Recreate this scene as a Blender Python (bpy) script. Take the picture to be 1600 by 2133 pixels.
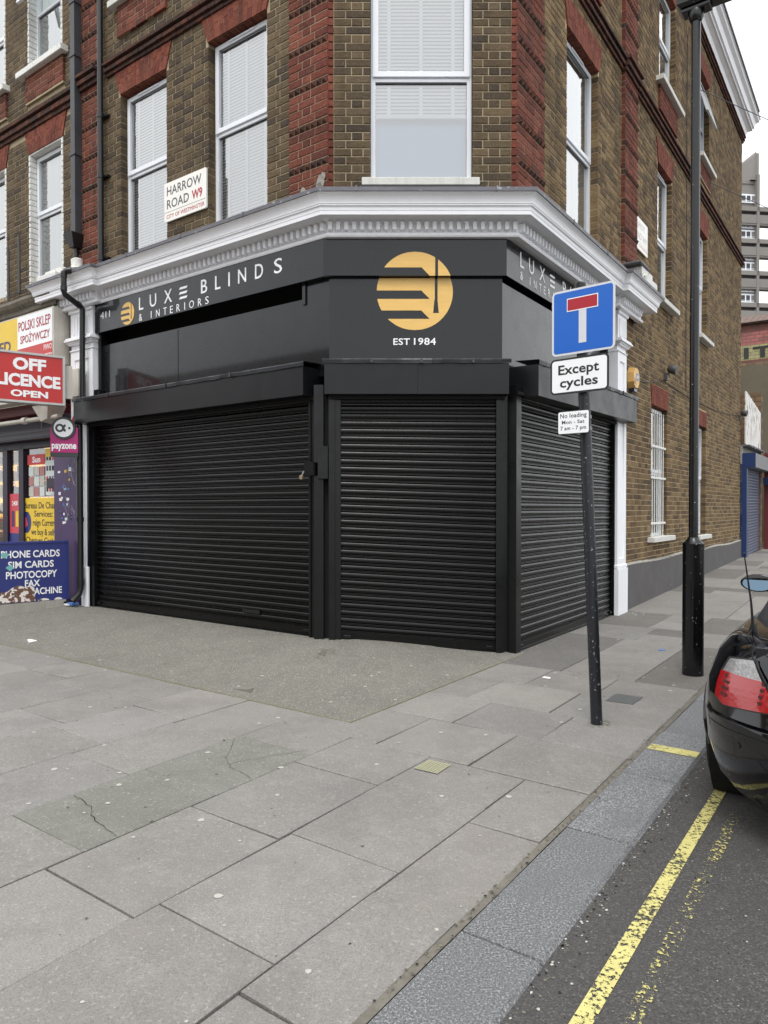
import bpy, math, random
from mathutils import Vector, Matrix
random.seed(7)
for o in list(bpy.data.objects): bpy.data.objects.remove(o)
SC = bpy.context.scene
COL = SC.collection
PI = math.pi
# ------------------------------------------------------------------ camera, sky, sun, exposure
EYE = 1.37
cam = bpy.data.cameras.new("camera"); camo = bpy.data.objects.new("camera", cam); COL.objects.link(camo)
camo.location = (0, 0, EYE); camo.rotation_euler = (math.radians(90 - .7), 0, 0)
cam.sensor_fit = 'VERTICAL'; cam.sensor_height = 36; cam.lens = 1470 / 2133 * 36
cam.shift_y = 11.5 / 2133; cam.clip_end = 2000; cam.clip_start = .05
SC.camera = camo
W = bpy.data.worlds.new("World"); SC.world = W; W.use_nodes = True
nt = W.node_tree; nt.nodes.clear()
out = nt.nodes.new('ShaderNodeOutputWorld'); bg = nt.nodes.new('ShaderNodeBackground')
sky = nt.nodes.new('ShaderNodeTexSky'); sky.sky_type = 'NISHITA'; sky.sun_disc = False
SUN_EL, SUN_AZ = math.radians(60), math.radians(196)
sky.sun_elevation = SUN_EL; sky.sun_rotation = SUN_AZ; sky.air_density = 1.5; sky.dust_density = 4
hs = nt.nodes.new('ShaderNodeHueSaturation'); hs.inputs['Saturation'].default_value = .3
mx = nt.nodes.new('ShaderNodeMix'); mx.data_type = 'RGBA'; mx.inputs[0].default_value = .86
mx.inputs[7].default_value = (10.5, 10.7, 10.9, 1)      # the even white of the cloud layer
nt.links.new(sky.outputs[0], hs.inputs['Color']); nt.links.new(hs.outputs[0], mx.inputs[6])
nt.links.new(mx.outputs[2], bg.inputs['Color']); bg.inputs['Strength'].default_value = .1
nt.links.new(bg.outputs[0], out.inputs[0])
sl = bpy.data.lights.new("sun", 'SUN'); so = bpy.data.objects.new("sun", sl); COL.objects.link(so)
sl.energy = 1.1; sl.angle = math.radians(25); sl.color = (1, .97, .93)
sd = Vector((math.sin(SUN_AZ) * math.cos(SUN_EL), math.cos(SUN_AZ) * math.cos(SUN_EL), math.sin(SUN_EL)))
so.rotation_euler = sd.to_track_quat('Z', 'Y').to_euler()
SC.view_settings.view_transform = 'Standard'; SC.view_settings.look = 'None'
SC.view_settings.exposure = .72; SC.view_settings.gamma = 1
SC.cycles.max_bounces = 6; SC.cycles.transparent_max_bounces = 8; SC.cycles.caustics_reflective = False
SC.cycles.caustics_refractive = False

# ------------------------------------------------------------------ materials
def lin(c): return tuple((x / 255 / 12.92 if x / 255 <= .04045 else ((x / 255 + .055) / 1.055) ** 2.4) for x in c)
MATS = {}
def nodes(name):
    m = bpy.data.materials.new(name); m.use_nodes = True; n = m.node_tree; n.nodes.clear()
    o = n.nodes.new('ShaderNodeOutputMaterial'); p = n.nodes.new('ShaderNodeBsdfPrincipled'); n.links.new(p.outputs[0], o.inputs[0])
    return m, n, p
def tc(n, scale=(1, 1, 1)):
    g = n.nodes.new('ShaderNodeNewGeometry'); mp = n.nodes.new('ShaderNodeMapping'); mp.inputs['Scale'].default_value = scale
    n.links.new(g.outputs['Position'], mp.inputs[0]); return mp.outputs[0]
def noise(n, vec, s, d=4, r=.6):
    t = n.nodes.new('ShaderNodeTexNoise'); t.inputs['Scale'].default_value = s; t.inputs['Detail'].default_value = d
    t.inputs['Roughness'].default_value = r; n.links.new(vec, t.inputs['Vector']); return t.outputs[0]
def ramp(n, f, stops, mode='LINEAR'):
    r = n.nodes.new('ShaderNodeValToRGB'); r.color_ramp.interpolation = mode; e = r.color_ramp.elements
    while len(e) < len(stops): e.new(.5)
    for k, (p, c) in enumerate(stops):
        e[k].position = p; e[k].color = (*c, 1) if len(c) == 3 else c
    n.links.new(f, r.inputs[0]); return r.outputs[0]
def mixc(n, f, a, b, mode='MIX'):
    m = n.nodes.new('ShaderNodeMix'); m.data_type = 'RGBA'; m.blend_type = mode
    for s, v in ((0, f), (6, a), (7, b)):
        if hasattr(v, 'links') or hasattr(v, 'is_linked'): n.links.new(v, m.inputs[s])
        else: m.inputs[s].default_value = v if s == 0 else (*v, 1)
    return m.outputs[2]
def math_(n, op, a, b=0):
    m = n.nodes.new('ShaderNodeMath'); m.operation = op
    for s, v in ((0, a), (1, b)):
        if hasattr(v, 'is_linked'): n.links.new(v, m.inputs[s])
        else: m.inputs[s].default_value = v
    return m.outputs[0]
def bump(n, p, h, dist=.004, st=1.):
    b = n.nodes.new('ShaderNodeBump'); b.inputs['Distance'].default_value = dist; b.inputs['Strength'].default_value = st
    n.links.new(h, b.inputs['Height']); n.links.new(b.outputs[0], p.inputs['Normal'])
g3 = lambda v: (v, v, v)
def pm(name, col, rough=.6, var=.15, scale=6, bd=.001, bs=60, metal=0, spec=.5, coat=0, rv=0, stretch=(1, 1, 1), speck=None, streak=0):
    m, n, p = nodes(name); v = tc(n, stretch); c = lin(col)
    f = noise(n, v, scale, 5, .65)
    base = mixc(n, f, tuple(x * (1 - var * 1.6) for x in c), tuple(min(1, x * (1 + var * 1.6)) for x in c))
    if speck:   # (colour, scale, threshold)
        f2 = noise(n, v, speck[1], 2, .5); k = ramp(n, f2, [(speck[2], g3(0)), (speck[2] + .04, g3(1))])
        base = mixc(n, k, base, lin(speck[0]))
    if streak:
        f3 = noise(n, tc(n, (9, 9, .5)), 4, 4, .7); k3 = ramp(n, f3, [(.52, g3(0)), (.75, g3(streak))])
        base = mixc(n, k3, base, tuple(x * .45 for x in c))
    n.links.new(base, p.inputs['Base Color'])
    p.inputs['Roughness'].default_value = rough; p.inputs['Metallic'].default_value = metal
    p.inputs['Specular IOR Level'].default_value = spec; p.inputs['Coat Weight'].default_value = coat; p.inputs['Coat Roughness'].default_value = .05
    if rv:
        f4 = noise(n, v, scale * 1.7, 4, .6); k4 = ramp(n, f4, [(.3, g3(max(0, rough - rv))), (.7, g3(min(1, rough + rv)))]); n.links.new(k4, p.inputs['Roughness'])
    if bd: bump(n, p, noise(n, v, bs, 3, .6), bd)
    MATS[name] = m; return m
def rnd_value(n):
    a = n.nodes.new('ShaderNodeAttribute'); a.attribute_name = 'rnd'; oi = n.nodes.new('ShaderNodeObjectInfo')
    return math_(n, 'FRACT', math_(n, 'ADD', a.outputs['Fac'], oi.outputs['Random']))
def brick_mat(name, tones, soot=.5, efflo=0):
    m, n, p = nodes(name); v = tc(n)
    r = rnd_value(n); k = len(tones)
    base = ramp(n, r, [(i / k, lin(t)) for i, t in enumerate(tones)], 'CONSTANT')
    f = noise(n, v, 22, 5, .7); base = mixc(n, math_(n, 'MULTIPLY', ramp(n, f, [(.3, g3(1)), (.65, g3(0))]), .6), base, mixc(n, .5, base, lin((48, 40, 33))))
    f2 = noise(n, v, 1.3, 4, .6); base = mixc(n, math_(n, 'MULTIPLY', ramp(n, f2, [(.42, g3(0)), (.7, g3(1))]), soot), base, lin((52, 44, 37)))
    f3 = noise(n, v, 90, 3, .7); base = mixc(n, ramp(n, f3, [(.3, g3(.75)), (.62, g3(0))]), base, mixc(n, .72, base, lin((30, 25, 20))))
    f5 = noise(n, v, 48, 4, .7); base = mixc(n, ramp(n, f5, [(.58, g3(0)), (.72, g3(.45))]), base, mixc(n, .5, base, lin((200, 180, 150))))
    fs_ = noise(n, tc(n, (2.6, 2.6, .4)), 1.6, 5, .65); base = mixc(n, ramp(n, fs_, [(.52, g3(0)), (.72, g3(.5))]), base, lin((46, 40, 35)))
    if efflo:
        f4 = noise(n, v, 5, 4, .7); base = mixc(n, ramp(n, f4, [(.62, g3(0)), (.75, g3(efflo))]), base, lin((170, 160, 145)))
    n.links.new(base, p.inputs['Base Color']); p.inputs['Roughness'].default_value = .92; p.inputs['Specular IOR Level'].default_value = .25
    h = math_(n, 'ADD', noise(n, v, 60, 4, .7), math_(n, 'MULTIPLY', noise(n, v, 18, 3, .6), 1.6)); bump(n, p, h, .006)
    MATS[name] = m; return m
brick_mat('stock_brick', [(112, 98, 76), (103, 88, 68), (121, 104, 80), (92, 80, 66), (107, 91, 72), (83, 73, 63), (116, 101, 82), (125, 107, 83), (97, 84, 67), (109, 94, 72)], .3)
brick_mat('stock_brick_side', [(144, 120, 87), (127, 106, 78), (154, 130, 96), (110, 92, 70), (133, 110, 80), (98, 83, 65), (146, 124, 91), (118, 97, 72)], .3)
brick_mat('red_brick', [(136, 74, 60), (120, 64, 54), (144, 82, 67), (111, 60, 52), (129, 67, 54), (139, 78, 64)], .3, .12)
brick_mat('dark_brick', [(100, 64, 54), (84, 56, 50), (110, 68, 56), (76, 54, 50)], .4)
brick_mat('rubbed_brick', [(141, 76, 59), (131, 70, 55), (147, 81, 66), (123, 63, 54)], .15)
pm('mortar', (160, 146, 120), .95, .25, 14, .002, 80)
pm('mortar_red', (150, 128, 108), .95, .2, 14, .002, 80)
pm('mortar_side', (186, 166, 130), .95, .2, 14, .002, 80)
pm('white_gloss', (240, 241, 245), .38, .05, 3, .0008, 18, spec=.4, streak=.10)
pm('white_flake', (222, 222, 218), .7, .08, 8, .004, 26, streak=.35, speck=((120, 108, 94), 34, .66))
pm('stone_sill', (205, 205, 200), .8, .1, 12, .002, 50, streak=.4)
pm('upvc', (228, 232, 238), .3, .03, 4, 0, 10)
pm('lead', (108, 108, 114), .5, .22, 5, .004, 12, metal=.35, spec=.4, speck=((160, 160, 165), 16, .66))
pm('black_paint', (11, 12, 14), .33, .12, 3, .0006, 9, spec=.36, rv=.08)
pm('charcoal_panel', (15, 17, 22), .26, .08, 2.5, .0014, 5, spec=.2, rv=.08, coat=.5)
pm('charcoal_box', (19, 20, 23), .36, .08, 2.0, .001, 3, spec=.34, rv=.08)
pm('shutter_black', (9, 9, 10), .24, .12, 5, 0, 40, spec=.34, rv=.06)
pm('void_black', (8, 8, 9), .9, .1, 3, 0)
pm('gold', (226, 184, 104), .42, .1, 3, .001, 9, spec=.5, stretch=(1, 1, 12))
pm('sign_white', (238, 240, 242), .45, .02, 3, 0)
pm('letter_white', (244, 245, 247), .4, .02, 3, 0)
pm('pvc_black', (24, 24, 26), .35, .15, 5, .0008, 14, speck=((90, 86, 80), 60, .74))
pm('pipe_grey', (60, 62, 66), .5, .3, 4, .001, 14, streak=.4)
pm('post_black', (12, 12, 14), .26, .2, 6, .001, 14, spec=.5, speck=((150, 148, 140), 46, .70))
pm('pole_grey', (28, 30, 36), .42, .25, 8, .001, 14, speck=((140, 140, 140), 60, .67))
pm('blue_sign', (22, 96, 190), .35, .04, 3, 0)
pm('red_sign', (168, 28, 44), .35, .04, 3, 0)
pm('sign_grey', (208, 210, 216), .4, .05, 30, 0)
pm('sign_back', (120, 122, 124), .5, .1, 10, 0, metal=.4)
pm('ink', (34, 34, 36), .5, .05, 5, 0)
pm('sign_ink_grey', (70, 72, 78), .5, .1, 5, 0)
pm('sign_ink_red', (168, 44, 62), .5, .1, 5, 0)
pm('faded_ink', (196, 192, 196), .5, .05, 5, 0)
pm('faded_red', (226, 200, 204), .5, .05, 5, 0)
pm('enamel', (236, 234, 228), .35, .04, 6, 0, streak=.15, speck=((150, 128, 100), 26, .72))
pm('blind_white', (242, 246, 250), .55, .03, 4, 0)
pm('blind_blue', (112, 160, 204), .55, .05, 1.5, 0)
pm('blind_shade', (172, 184, 196), .7, .05, 4, 0)
pm('curtain', (206, 214, 212), .8, .1, 5, .01, 14, stretch=(1, 1, .1))
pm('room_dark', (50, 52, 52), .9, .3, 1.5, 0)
pm('off_red', (190, 36, 34), .35, .06, 2, 0)
pm('alu', (176, 178, 176), .4, .12, 10, .0005, 30, metal=.5)
pm('cream_metal', (196, 192, 182), .55, .15, 7, .001, 20, streak=.5)
pm('poster_yellow', (226, 190, 52), .45, .08, 4, 0)
pm('poster_red', (200, 44, 52), .45, .08, 4, 0)
pm('poster_coral', (196, 70, 84), .45, .1, 4, 0)
pm('poster_grid', (190, 186, 176), .5, .3, 30, 0)
pm('purple_paint', (66, 44, 88), .42, .2, 4, .001, 14, streak=.3, speck=((150, 140, 165), 24, .75))
pm('dark_purple', (34, 26, 44), .45, .2, 5, .001, 14)
pm('faded_pink', (176, 120, 118), .5, .1, 9, 0)
pm('magenta', (172, 36, 112), .35, .04, 5, 0)
pm('badge_grey', (52, 56, 58), .4, .08, 5, 0)
pm('dark_red', (84, 20, 24), .6, .2, 5, 0)
pm('blue_board', (40, 50, 116), .4, .15, 4, .001, 12, speck=((150, 160, 190), 20, .76))
pm('rust', (112, 80, 66), .85, .5, 26, .004, 40, speck=((225, 220, 215), 16, .52))
pm('concrete', (150, 148, 140), .9, .16, 5, .003, 60, streak=.3)
pm('tower_concrete', (128, 124, 120), .9, .1, .15, 0)
pm('tower_dark', (70, 70, 74), .8, .1, .2, 0)
pm('khaki_render', (98, 92, 78), .9, .2, 1.2, .002, 20)
pm('plinth_grey', (82, 80, 80), .75, .2, 3, .003, 25, streak=.5, speck=((140, 136, 130), 20, .72))
pm('peeling_white', (224, 222, 218), .7, .06, 6, .002, 30, speck=((110, 94, 80), 12, .60), stretch=(1, 1, .3))
pm('blue_paint', (30, 52, 98), .4, .1, 3, 0)
pm('blue_shutter', (96, 104, 136), .42, .12, 4, 0, metal=.2)
pm('grey_box', (118, 120, 122), .5, .2, 4, 0)
pm('roof_tile_brown', (104, 86, 78), .9, .3, 7, .004, 20)
pm('amber', (222, 178, 108), .5, .06, 8, 0)
pm('lamp_grey', (70, 70, 72), .5, .1, 5, 0)
pm('brass', (200, 180, 150), .3, .1, 5, 0, metal=.8)
pm('cover_iron', (104, 106, 106), .7, .2, 30, .004, 90)
pm('cover_yellow', (178, 176, 144), .6, .1, 30, 0)
pm('paper', (236, 236, 236), .8, .03, 5, 0)
pm('gum', (176, 172, 165), .85, .1, 9, 0)
pm('moss_edge', (118, 117, 98), .95, .2, 20, .003, 70)
pm('joint_dirt', (94, 90, 81), .98, .3, 20, .004, 70)
pm('yellow_tan_joint', (108, 104, 95), .98, .3, 20, .004, 70)
pm('car_paint', (5, 5, 8), .12, .05, 2, 0, spec=.3, coat=.7)
pm('car_trim', (26, 27, 30), .45, .1, 4, 0)
pm('soft_top', (34, 34, 38), .9, .15, 30, .001, 400)
pm('tyre', (26, 26, 27), .85, .2, 9, .001, 60)
pm('rim', (120, 122, 126), .3, .1, 5, 0, metal=.9)
pm('lens_red', (158, 8, 16), .08, .12, 20, .0015, 60, coat=1)
pm('lens_clear', (150, 148, 148), .12, .5, 70, .004, 90, metal=.3, coat=1)
pm('lens_dark', (70, 8, 14), .2, .1, 20, 0, coat=1)
pm('mirror_blue', (98, 118, 134), .03, .02, 2, 0, metal=1)
pm('blue_litter', (80, 120, 180), .8, .1, 5, 0)
pm('far_ground', (92, 90, 86), .95, .2, 1, 0)
pm('terrace_brick', (120, 98, 76), .9, .15, 2, 0)
pm('efflorescence', (214, 208, 198), .95, .1, 20, .002, 60)

def glass_mat(name, tint, refl=.06, gl=1.):
    m = bpy.data.materials.new(name); m.use_nodes = True; n = m.node_tree; n.nodes.clear()
    o = n.nodes.new('ShaderNodeOutputMaterial'); t = n.nodes.new('ShaderNodeBsdfTransparent'); g = n.nodes.new('ShaderNodeBsdfGlossy')
    t.inputs[0].default_value = (*tint, 1); g.inputs['Roughness'].default_value = .02; g.inputs[0].default_value = (gl, gl, gl, 1)
    f = n.nodes.new('ShaderNodeFresnel'); f.inputs[0].default_value = 1.5
    mxs = n.nodes.new('ShaderNodeMixShader'); a = math_(n, 'ADD', math_(n, 'MULTIPLY', f.outputs[0], 1.5), refl)
    n.links.new(a, mxs.inputs[0]); n.links.new(t.outputs[0], mxs.inputs[1]); n.links.new(g.outputs[0], mxs.inputs[2]); n.links.new(mxs.outputs[0], o.inputs[0])
    bn = n.nodes.new('ShaderNodeBump'); bn.inputs['Distance'].default_value = .002; n.links.new(noise(n, tc(n), 2.2, 2, .5), bn.inputs['Height']); n.links.new(bn.outputs[0], g.inputs['Normal'])
    MATS[name] = m
glass_mat('pane_glass', (.97, .985, .99), .24); glass_mat('shop_glass', (.8, .82, .82), .1)
def emit(name, col, s):
    m, n, p = nodes(name); v = tc(n); f = noise(n, v, 14, 4, .8)
    k = ramp(n, f, [(.3, lin((50, 40, 34))), (.42, lin(col)), (.52, lin((150, 120, 90))), (.6, lin((70, 80, 120))), (.7, lin((230, 215, 190)))], 'CONSTANT')
    n.links.new(k, p.inputs['Base Color']); n.links.new(k, p.inputs['Emission Color']); p.inputs['Emission Strength'].default_value = s; MATS[name] = m
emit('lit_shelves', (226, 170, 60), 1.4)  # glowing backdrop: the shop's lighting is put into the shelf colour

def paving_mat(name, base, var, speckle=0.05, fleck=(176, 173, 168), vs=17, spk=.18):
    m, n, p = nodes(name); v = tc(n); r = rnd_value(n); c = lin(base)
    tone = ramp(n, r, [(0, tuple(x * (1 - var) for x in c)), (.5, c), (1, tuple(x * (1 + var) for x in c))])
    hue = ramp(n, math_(n, 'FRACT', math_(n, 'MULTIPLY', r, 7.13)), [(0, (1.015, 1., .985)), (.5, (1.0, 1.0, .995)), (1, (.99, 1.0, 1.02))]); tone = mixc(n, 1, tone, hue, 'MULTIPLY')
    a = noise(n, v, 1.6, 6, .72); tone = mixc(n, ramp(n, a, [(.36, g3(.42)), (.55, g3(0))]), tone, tuple(x * .62 for x in c))
    a3 = noise(n, v, 7, 6, .75); tone = mixc(n, ramp(n, a3, [(.5, g3(0)), (.7, g3(.4))]), tone, tuple(min(1, x * 1.35) for x in c))
    b = noise(n, v, 150, 3, .75); tone = mixc(n, ramp(n, b, [(.38, g3(.55)), (.52, g3(0))]), tone, tuple(x * .5 for x in c))
    b2 = noise(n, v, 60, 4, .8); tone = mixc(n, ramp(n, b2, [(.56, g3(0)), (.66, g3(.5))]), tone, lin(fleck))
    vo = n.nodes.new('ShaderNodeTexVoronoi'); vo.inputs['Scale'].default_value = vs; n.links.new(v, vo.inputs['Vector'])
    sp = ramp(n, vo.outputs['Distance'], [(speckle, g3(1)), (speckle + .03, g3(0))]); tone = mixc(n, math_(n, 'MULTIPLY', sp, spk), tone, lin((225, 222, 214)))
    n.links.new(tone, p.inputs['Base Color']); p.inputs['Roughness'].default_value = .82; p.inputs['Specular IOR Level'].default_value = .35
    bump(n, p, math_(n, 'ADD', noise(n, v, 120, 3, .7), math_(n, 'MULTIPLY', noise(n, v, 9, 4, .6), 2)), .0035)
    MATS[name] = m; return m
paving_mat('york_slab', (136, 133, 129), .10)
paving_mat('green_slab', (124, 124, 117), .04, .1)
paving_mat('forecourt_concrete', (122, 120, 112), .05, .16, (190, 188, 172), 48, .5)
paving_mat('asphalt_patch', (110, 107, 103), .06, .08)
def granite():
    m, n, p = nodes('granite'); v = tc(n); r = rnd_value(n)
    a = noise(n, v, 130, 3, .8); c = ramp(n, a, [(.34, lin((70, 71, 73))), (.46, lin((98, 99, 101))), (.54, lin((113, 114, 116))), (.63, lin((166, 167, 168)))])
    t = ramp(n, r, [(0, g3(.85)), (1, g3(1.1))]); c = mixc(n, 1, c, t, 'MULTIPLY')
    d = noise(n, v, 3.5, 5, .7); c = mixc(n, ramp(n, d, [(.35, g3(.5)), (.55, g3(0))]), c, lin((100, 102, 104)))
    n.links.new(c, p.inputs['Base Color']); p.inputs['Roughness'].default_value = .7; bump(n, p, a, .002); MATS['granite'] = m
granite()
def asphalt():
    m, n, p = nodes('asphalt'); v = tc(n)
    vo = n.nodes.new('ShaderNodeTexVoronoi'); vo.inputs['Scale'].default_value = 170; n.links.new(v, vo.inputs['Vector'])
    c = ramp(n, vo.outputs['Color'], [(.1, lin((56, 55, 54))), (.45, lin((70, 68, 67))), (.75, lin((80, 78, 75))), (.95, lin((108, 105, 100)))])
    a = noise(n, v, 1.1, 5, .7); c = mixc(n, ramp(n, a, [(.4, g3(.4)), (.6, g3(0))]), c, lin((70, 68, 68)))
    b = noise(n, v, 30, 5, .8); c = mixc(n, ramp(n, b, [(.65, g3(0)), (.72, g3(.5))]), c, lin((165, 160, 152)))
    n.links.new(c, p.inputs['Base Color']); p.inputs['Roughness'].default_value = .85
    bump(n, p, math_(n, 'SUBTRACT', 1, vo.outputs['Distance']), .003); MATS['asphalt'] = m
asphalt()
def worn_yellow(name, lo, hi):
    m, n, p = nodes(name); v = tc(n); f = noise(n, v, 60, 4, .75); f2 = noise(n, v, 4, 3, .6)
    k = ramp(n, math_(n, 'ADD', f, math_(n, 'MULTIPLY', f2, .35)), [(lo, g3(0)), (hi, g3(1))])
    p.inputs['Base Color'].default_value = (*lin((200, 190, 100)), 1)
    c = mixc(n, noise(n, v, 12, 4, .7), lin((178, 168, 104)), lin((214, 207, 136))); n.links.new(c, p.inputs['Base Color'])
    p.inputs['Roughness'].default_value = .7
    t = n.nodes.new('ShaderNodeBsdfTransparent'); mxs = n.nodes.new('ShaderNodeMixShader'); o = n.nodes['Material Output']
    n.links.new(k, mxs.inputs[0]); n.links.new(t.outputs[0], mxs.inputs[1]); n.links.new(p.outputs[0], mxs.inputs[2]); n.links.new(mxs.outputs[0], o.inputs[0])
    MATS[name] = m
worn_yellow('worn_yellow', .60, .63); worn_yellow('worn_yellow_old', .75, .77); worn_yellow('blip_yellow', .58, .60)

# ------------------------------------------------------------------ frames of the three wall planes
AR = math.radians(35.6)
dR = Vector((math.sin(AR), math.cos(AR), 0)); dL = Vector((-math.cos(AR), math.sin(AR), 0)); UP = Vector((0, 0, 1))
CL = Vector((-.5403, 7.0, 0)); CR = Vector((1.2939, 7.0, 0))
class Fr:
    def __init__(s, o, d, n, tx): s.o = o; s.d = d; s.n = n; s.tx = tx; s.h = 1 if d.cross(UP).dot(n) > 0 else -1
    def __call__(s, u, n, z): return s.o + s.d * u + s.n * n + UP * z
FL = Fr(CL, dL, -dR, -dL); FRt = Fr(CR, dR, -dL, dR); FC = Fr(CL, Vector((1, 0, 0)), Vector((0, -1, 0)), Vector((1, 0, 0)))
FG = Fr(CL, dR, -dL, dR)            # ground frame: a along the side street, n = -b across it
def gp(a, b, z): return CL + dR * a + dL * b + UP * z
def conv(a, b): return 1.0474 * a + .255, 1.0474 * b + .214
def sm(t): t = max(0, min(1, t)); return t * t * (3 - 2 * t)
GZ = -.065
def gz(a, b):
    z = GZ + max(0, a - 4.1) * .0224
    if a < 1.2: z += .14 * sm((a + 1.668) / 1.6) * sm((b + 1.58) / 1.5)
    return z

ORG = {}
class MB:
    def __init__(s): s.v = []; s.f = []; s.m = []; s.r = []; s.mats = []; s.uv = None
    def mi(s, mat):
        if mat not in s.mats: s.mats.append(mat)
        return s.mats.index(mat)
    def add(s, vs, fs, mat, r=0.):
        b = len(s.v); s.v += [Vector(x) for x in vs]; k = s.mi(mat)
        for f in fs: s.f.append(tuple(b + i for i in f)); s.m.append(k); s.r.append(r)
    def quad(s, a, b, c, d, mat, r=0.): s.add([a, b, c, d], [(0, 1, 2, 3)], mat, r)
    def pane(s, F, u0, u1, n, z0, z1, mat):
        q = [F(u0, n, z0), F(u1, n, z0), F(u1, n, z1), F(u0, n, z1)]
        s.add(q if F.h > 0 else q[::-1], [(0, 1, 2, 3)], mat)
    def hexa(s, p, mat, r=0.):      # p: 4 bottom, 4 top
        s.add(p, [(3, 2, 1, 0), (4, 5, 6, 7), (0, 1, 5, 4), (1, 2, 6, 5), (2, 3, 7, 6), (3, 0, 4, 7)], mat, r)
    def box(s, F, u0, u1, n0, n1, z0, z1, mat, r=0., bev=0., zf=None):
        zf = zf or (lambda u, z: z)
        if bev:
            b = bev; c = [(u0, u1, n0, n1)]
            pr = [(z0, b), (z0 + b, 0), (z1 - b, 0), (z1, b)]; vs = []
            for z, e in pr:
                for (u, n) in ((u0 + e, n0 + e), (u1 - e, n0 + e), (u1 - e, n1 - e), (u0 + e, n1 - e)): vs.append(F(u, n, zf(u, z)))
            fs = [(3, 2, 1, 0), (12, 13, 14, 15)]
            for k in range(3):
                for j in range(4): a = 4 * k + j; b2 = 4 * k + (j + 1) % 4; fs.append((a, b2, b2 + 4, a + 4))
            s.add(vs, fs, mat, r); return
        s.hexa([F(u0, n0, zf(u0, z0)), F(u1, n0, zf(u1, z0)), F(u1, n1, zf(u1, z0)), F(u0, n1, zf(u0, z0)), F(u0, n0, zf(u0, z1)), F(u1, n0, zf(u1, z1)), F(u1, n1, zf(u1, z1)), F(u0, n1, zf(u0, z1))], mat, r)
    def tube(s, pts, rad, mat, seg=10, cap=True, r=0.):
        pts = [Vector(p) for p in pts]; rads = rad if isinstance(rad, (list, tuple)) else [rad] * len(pts); vs = []; up = None
        for i, p in enumerate(pts):
            t = (pts[min(i + 1, len(pts) - 1)] - pts[max(i - 1, 0)]).normalized()
            if up is None: up = Vector((0, 0, 1)) if abs(t.z) < .9 else Vector((1, 0, 0))
            x = t.cross(up).normalized(); y = x.cross(t).normalized(); up = y
            for k in range(seg): a = 2 * PI * k / seg; vs.append(p + (x * math.cos(a) + y * math.sin(a)) * rads[i])
        fs = []
        for i in range(len(pts) - 1):
            for k in range(seg): a = i * seg + k; b = i * seg + (k + 1) % seg; fs.append((a, b, b + seg, a + seg))
        if cap: fs.append(tuple(range(seg))[::-1]); fs.append(tuple((len(pts) - 1) * seg + k for k in range(seg)))
        s.add(vs, fs, mat, r)
    def disc(s, c, ax, rad, mat, th=.002, seg=24, r=0.):
        s.tube([Vector(c), Vector(c) + Vector(ax).normalized() * th], rad, mat, seg, True, r)
    def build(s, name, parent=None, smooth=False, loc=None):
        me = bpy.data.meshes.new(name)
        org = ORG.get(parent.name) if parent else None
        O = Vector(org) if org is not None else (Vector(loc) if loc is not None else Vector((0, 0, 0)))
        me.from_pydata([tuple(v - O) for v in s.v], [], s.f)
        for k in s.mats: me.materials.append(MATS[k])
        me.polygons.foreach_set('material_index', s.m)
        at = me.attributes.new('rnd', 'FLOAT', 'FACE'); at.data.foreach_set('value', s.r)
        me.polygons.foreach_set('use_smooth', [bool(smooth)] * len(s.f))
        me.validate(); me.update()
        if smooth: me.set_sharp_from_angle(angle=math.radians(38))
        o = bpy.data.objects.new(name, me); COL.objects.link(o); ORG[o.name] = tuple(O)
        if parent: o.parent = parent
        else: o.location = O
        return o

def thing(name, label, cat, loc, group=None):
    o = bpy.data.objects.new(name, None); COL.objects.link(o); o.location = loc; o.empty_display_size = .1
    o['label'] = label; o['category'] = cat; ORG[o.name] = tuple(loc)
    if group: o['group'] = group
    return o
def tag(o, label, cat, group=None):
    o['label'] = label; o['category'] = cat
    if group: o['group'] = group
    return o
def one(mb, name, label, cat, loc, group=None, smooth=False): return tag(mb.build(name, None, smooth, loc), label, cat, group)
def part(name, parent, fn, smooth=False, kind=None):
    m = MB(); fn(m); o = m.build(name, parent, smooth)
    if kind: o['kind'] = kind
    return o

def text_geo(txt, spacing=1., bold=0., shear=0):
    c = bpy.data.curves.new('t', 'FONT'); c.body = txt; c.size = 1; c.space_character = spacing; c.offset = bold; c.shear = shear; c.resolution_u = 3
    o = bpy.data.objects.new('t', c); COL.objects.link(o)
    me = bpy.data.meshes.new_from_object(o.evaluated_get(bpy.context.evaluated_depsgraph_get()) if False else o)
    vs = [v.co.copy() for v in me.vertices]; fs = [tuple(p.vertices) for p in me.polygons]
    bpy.data.objects.remove(o); bpy.data.curves.remove(c); bpy.data.meshes.remove(me); return vs, fs
def text(mb, txt, P0, tx, tn, w, h, mat, spacing=1., bold=0., th=.003, ty=None, keep=False):
    """lettering with its lower left corner at P0, w wide and h high, raised th along tn"""
    ty = ty or UP; vs, fs = text_geo(txt, spacing, bold)
    x0 = min(v.x for v in vs); x1 = max(v.x for v in vs)
    caps = any(ch.isupper() or ch.isdigit() or ch in 'bdfhklt&' for ch in txt); y0, y1 = 0., .69 if caps else .5
    if not any(ch in 'gjpqy' for ch in txt): y0 = min(v.y for v in vs)
    y1 = max(v.y for v in vs)
    sx = w / (x1 - x0); sy = h / (y1 - y0)
    pts = [P0 + tx * ((v.x - x0) * sx) + ty * ((v.y - y0) * sy) + tn * th for v in vs]
    mb.add(pts, fs, mat)
    # thin edge
    edges = {}
    for f in fs:
        for i in range(len(f)):
            a, b = f[i], f[(i + 1) % len(f)]; edges[(a, b)] = edges.get((a, b), 0) + 1
    rim = [(a, b) for (a, b) in edges if (b, a) not in edges]; back = [p - tn * th for p in pts]; n = len(pts)
    mb.add(pts + back, [(a, a + n, b + n, b) for a, b in rim], mat)
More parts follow.
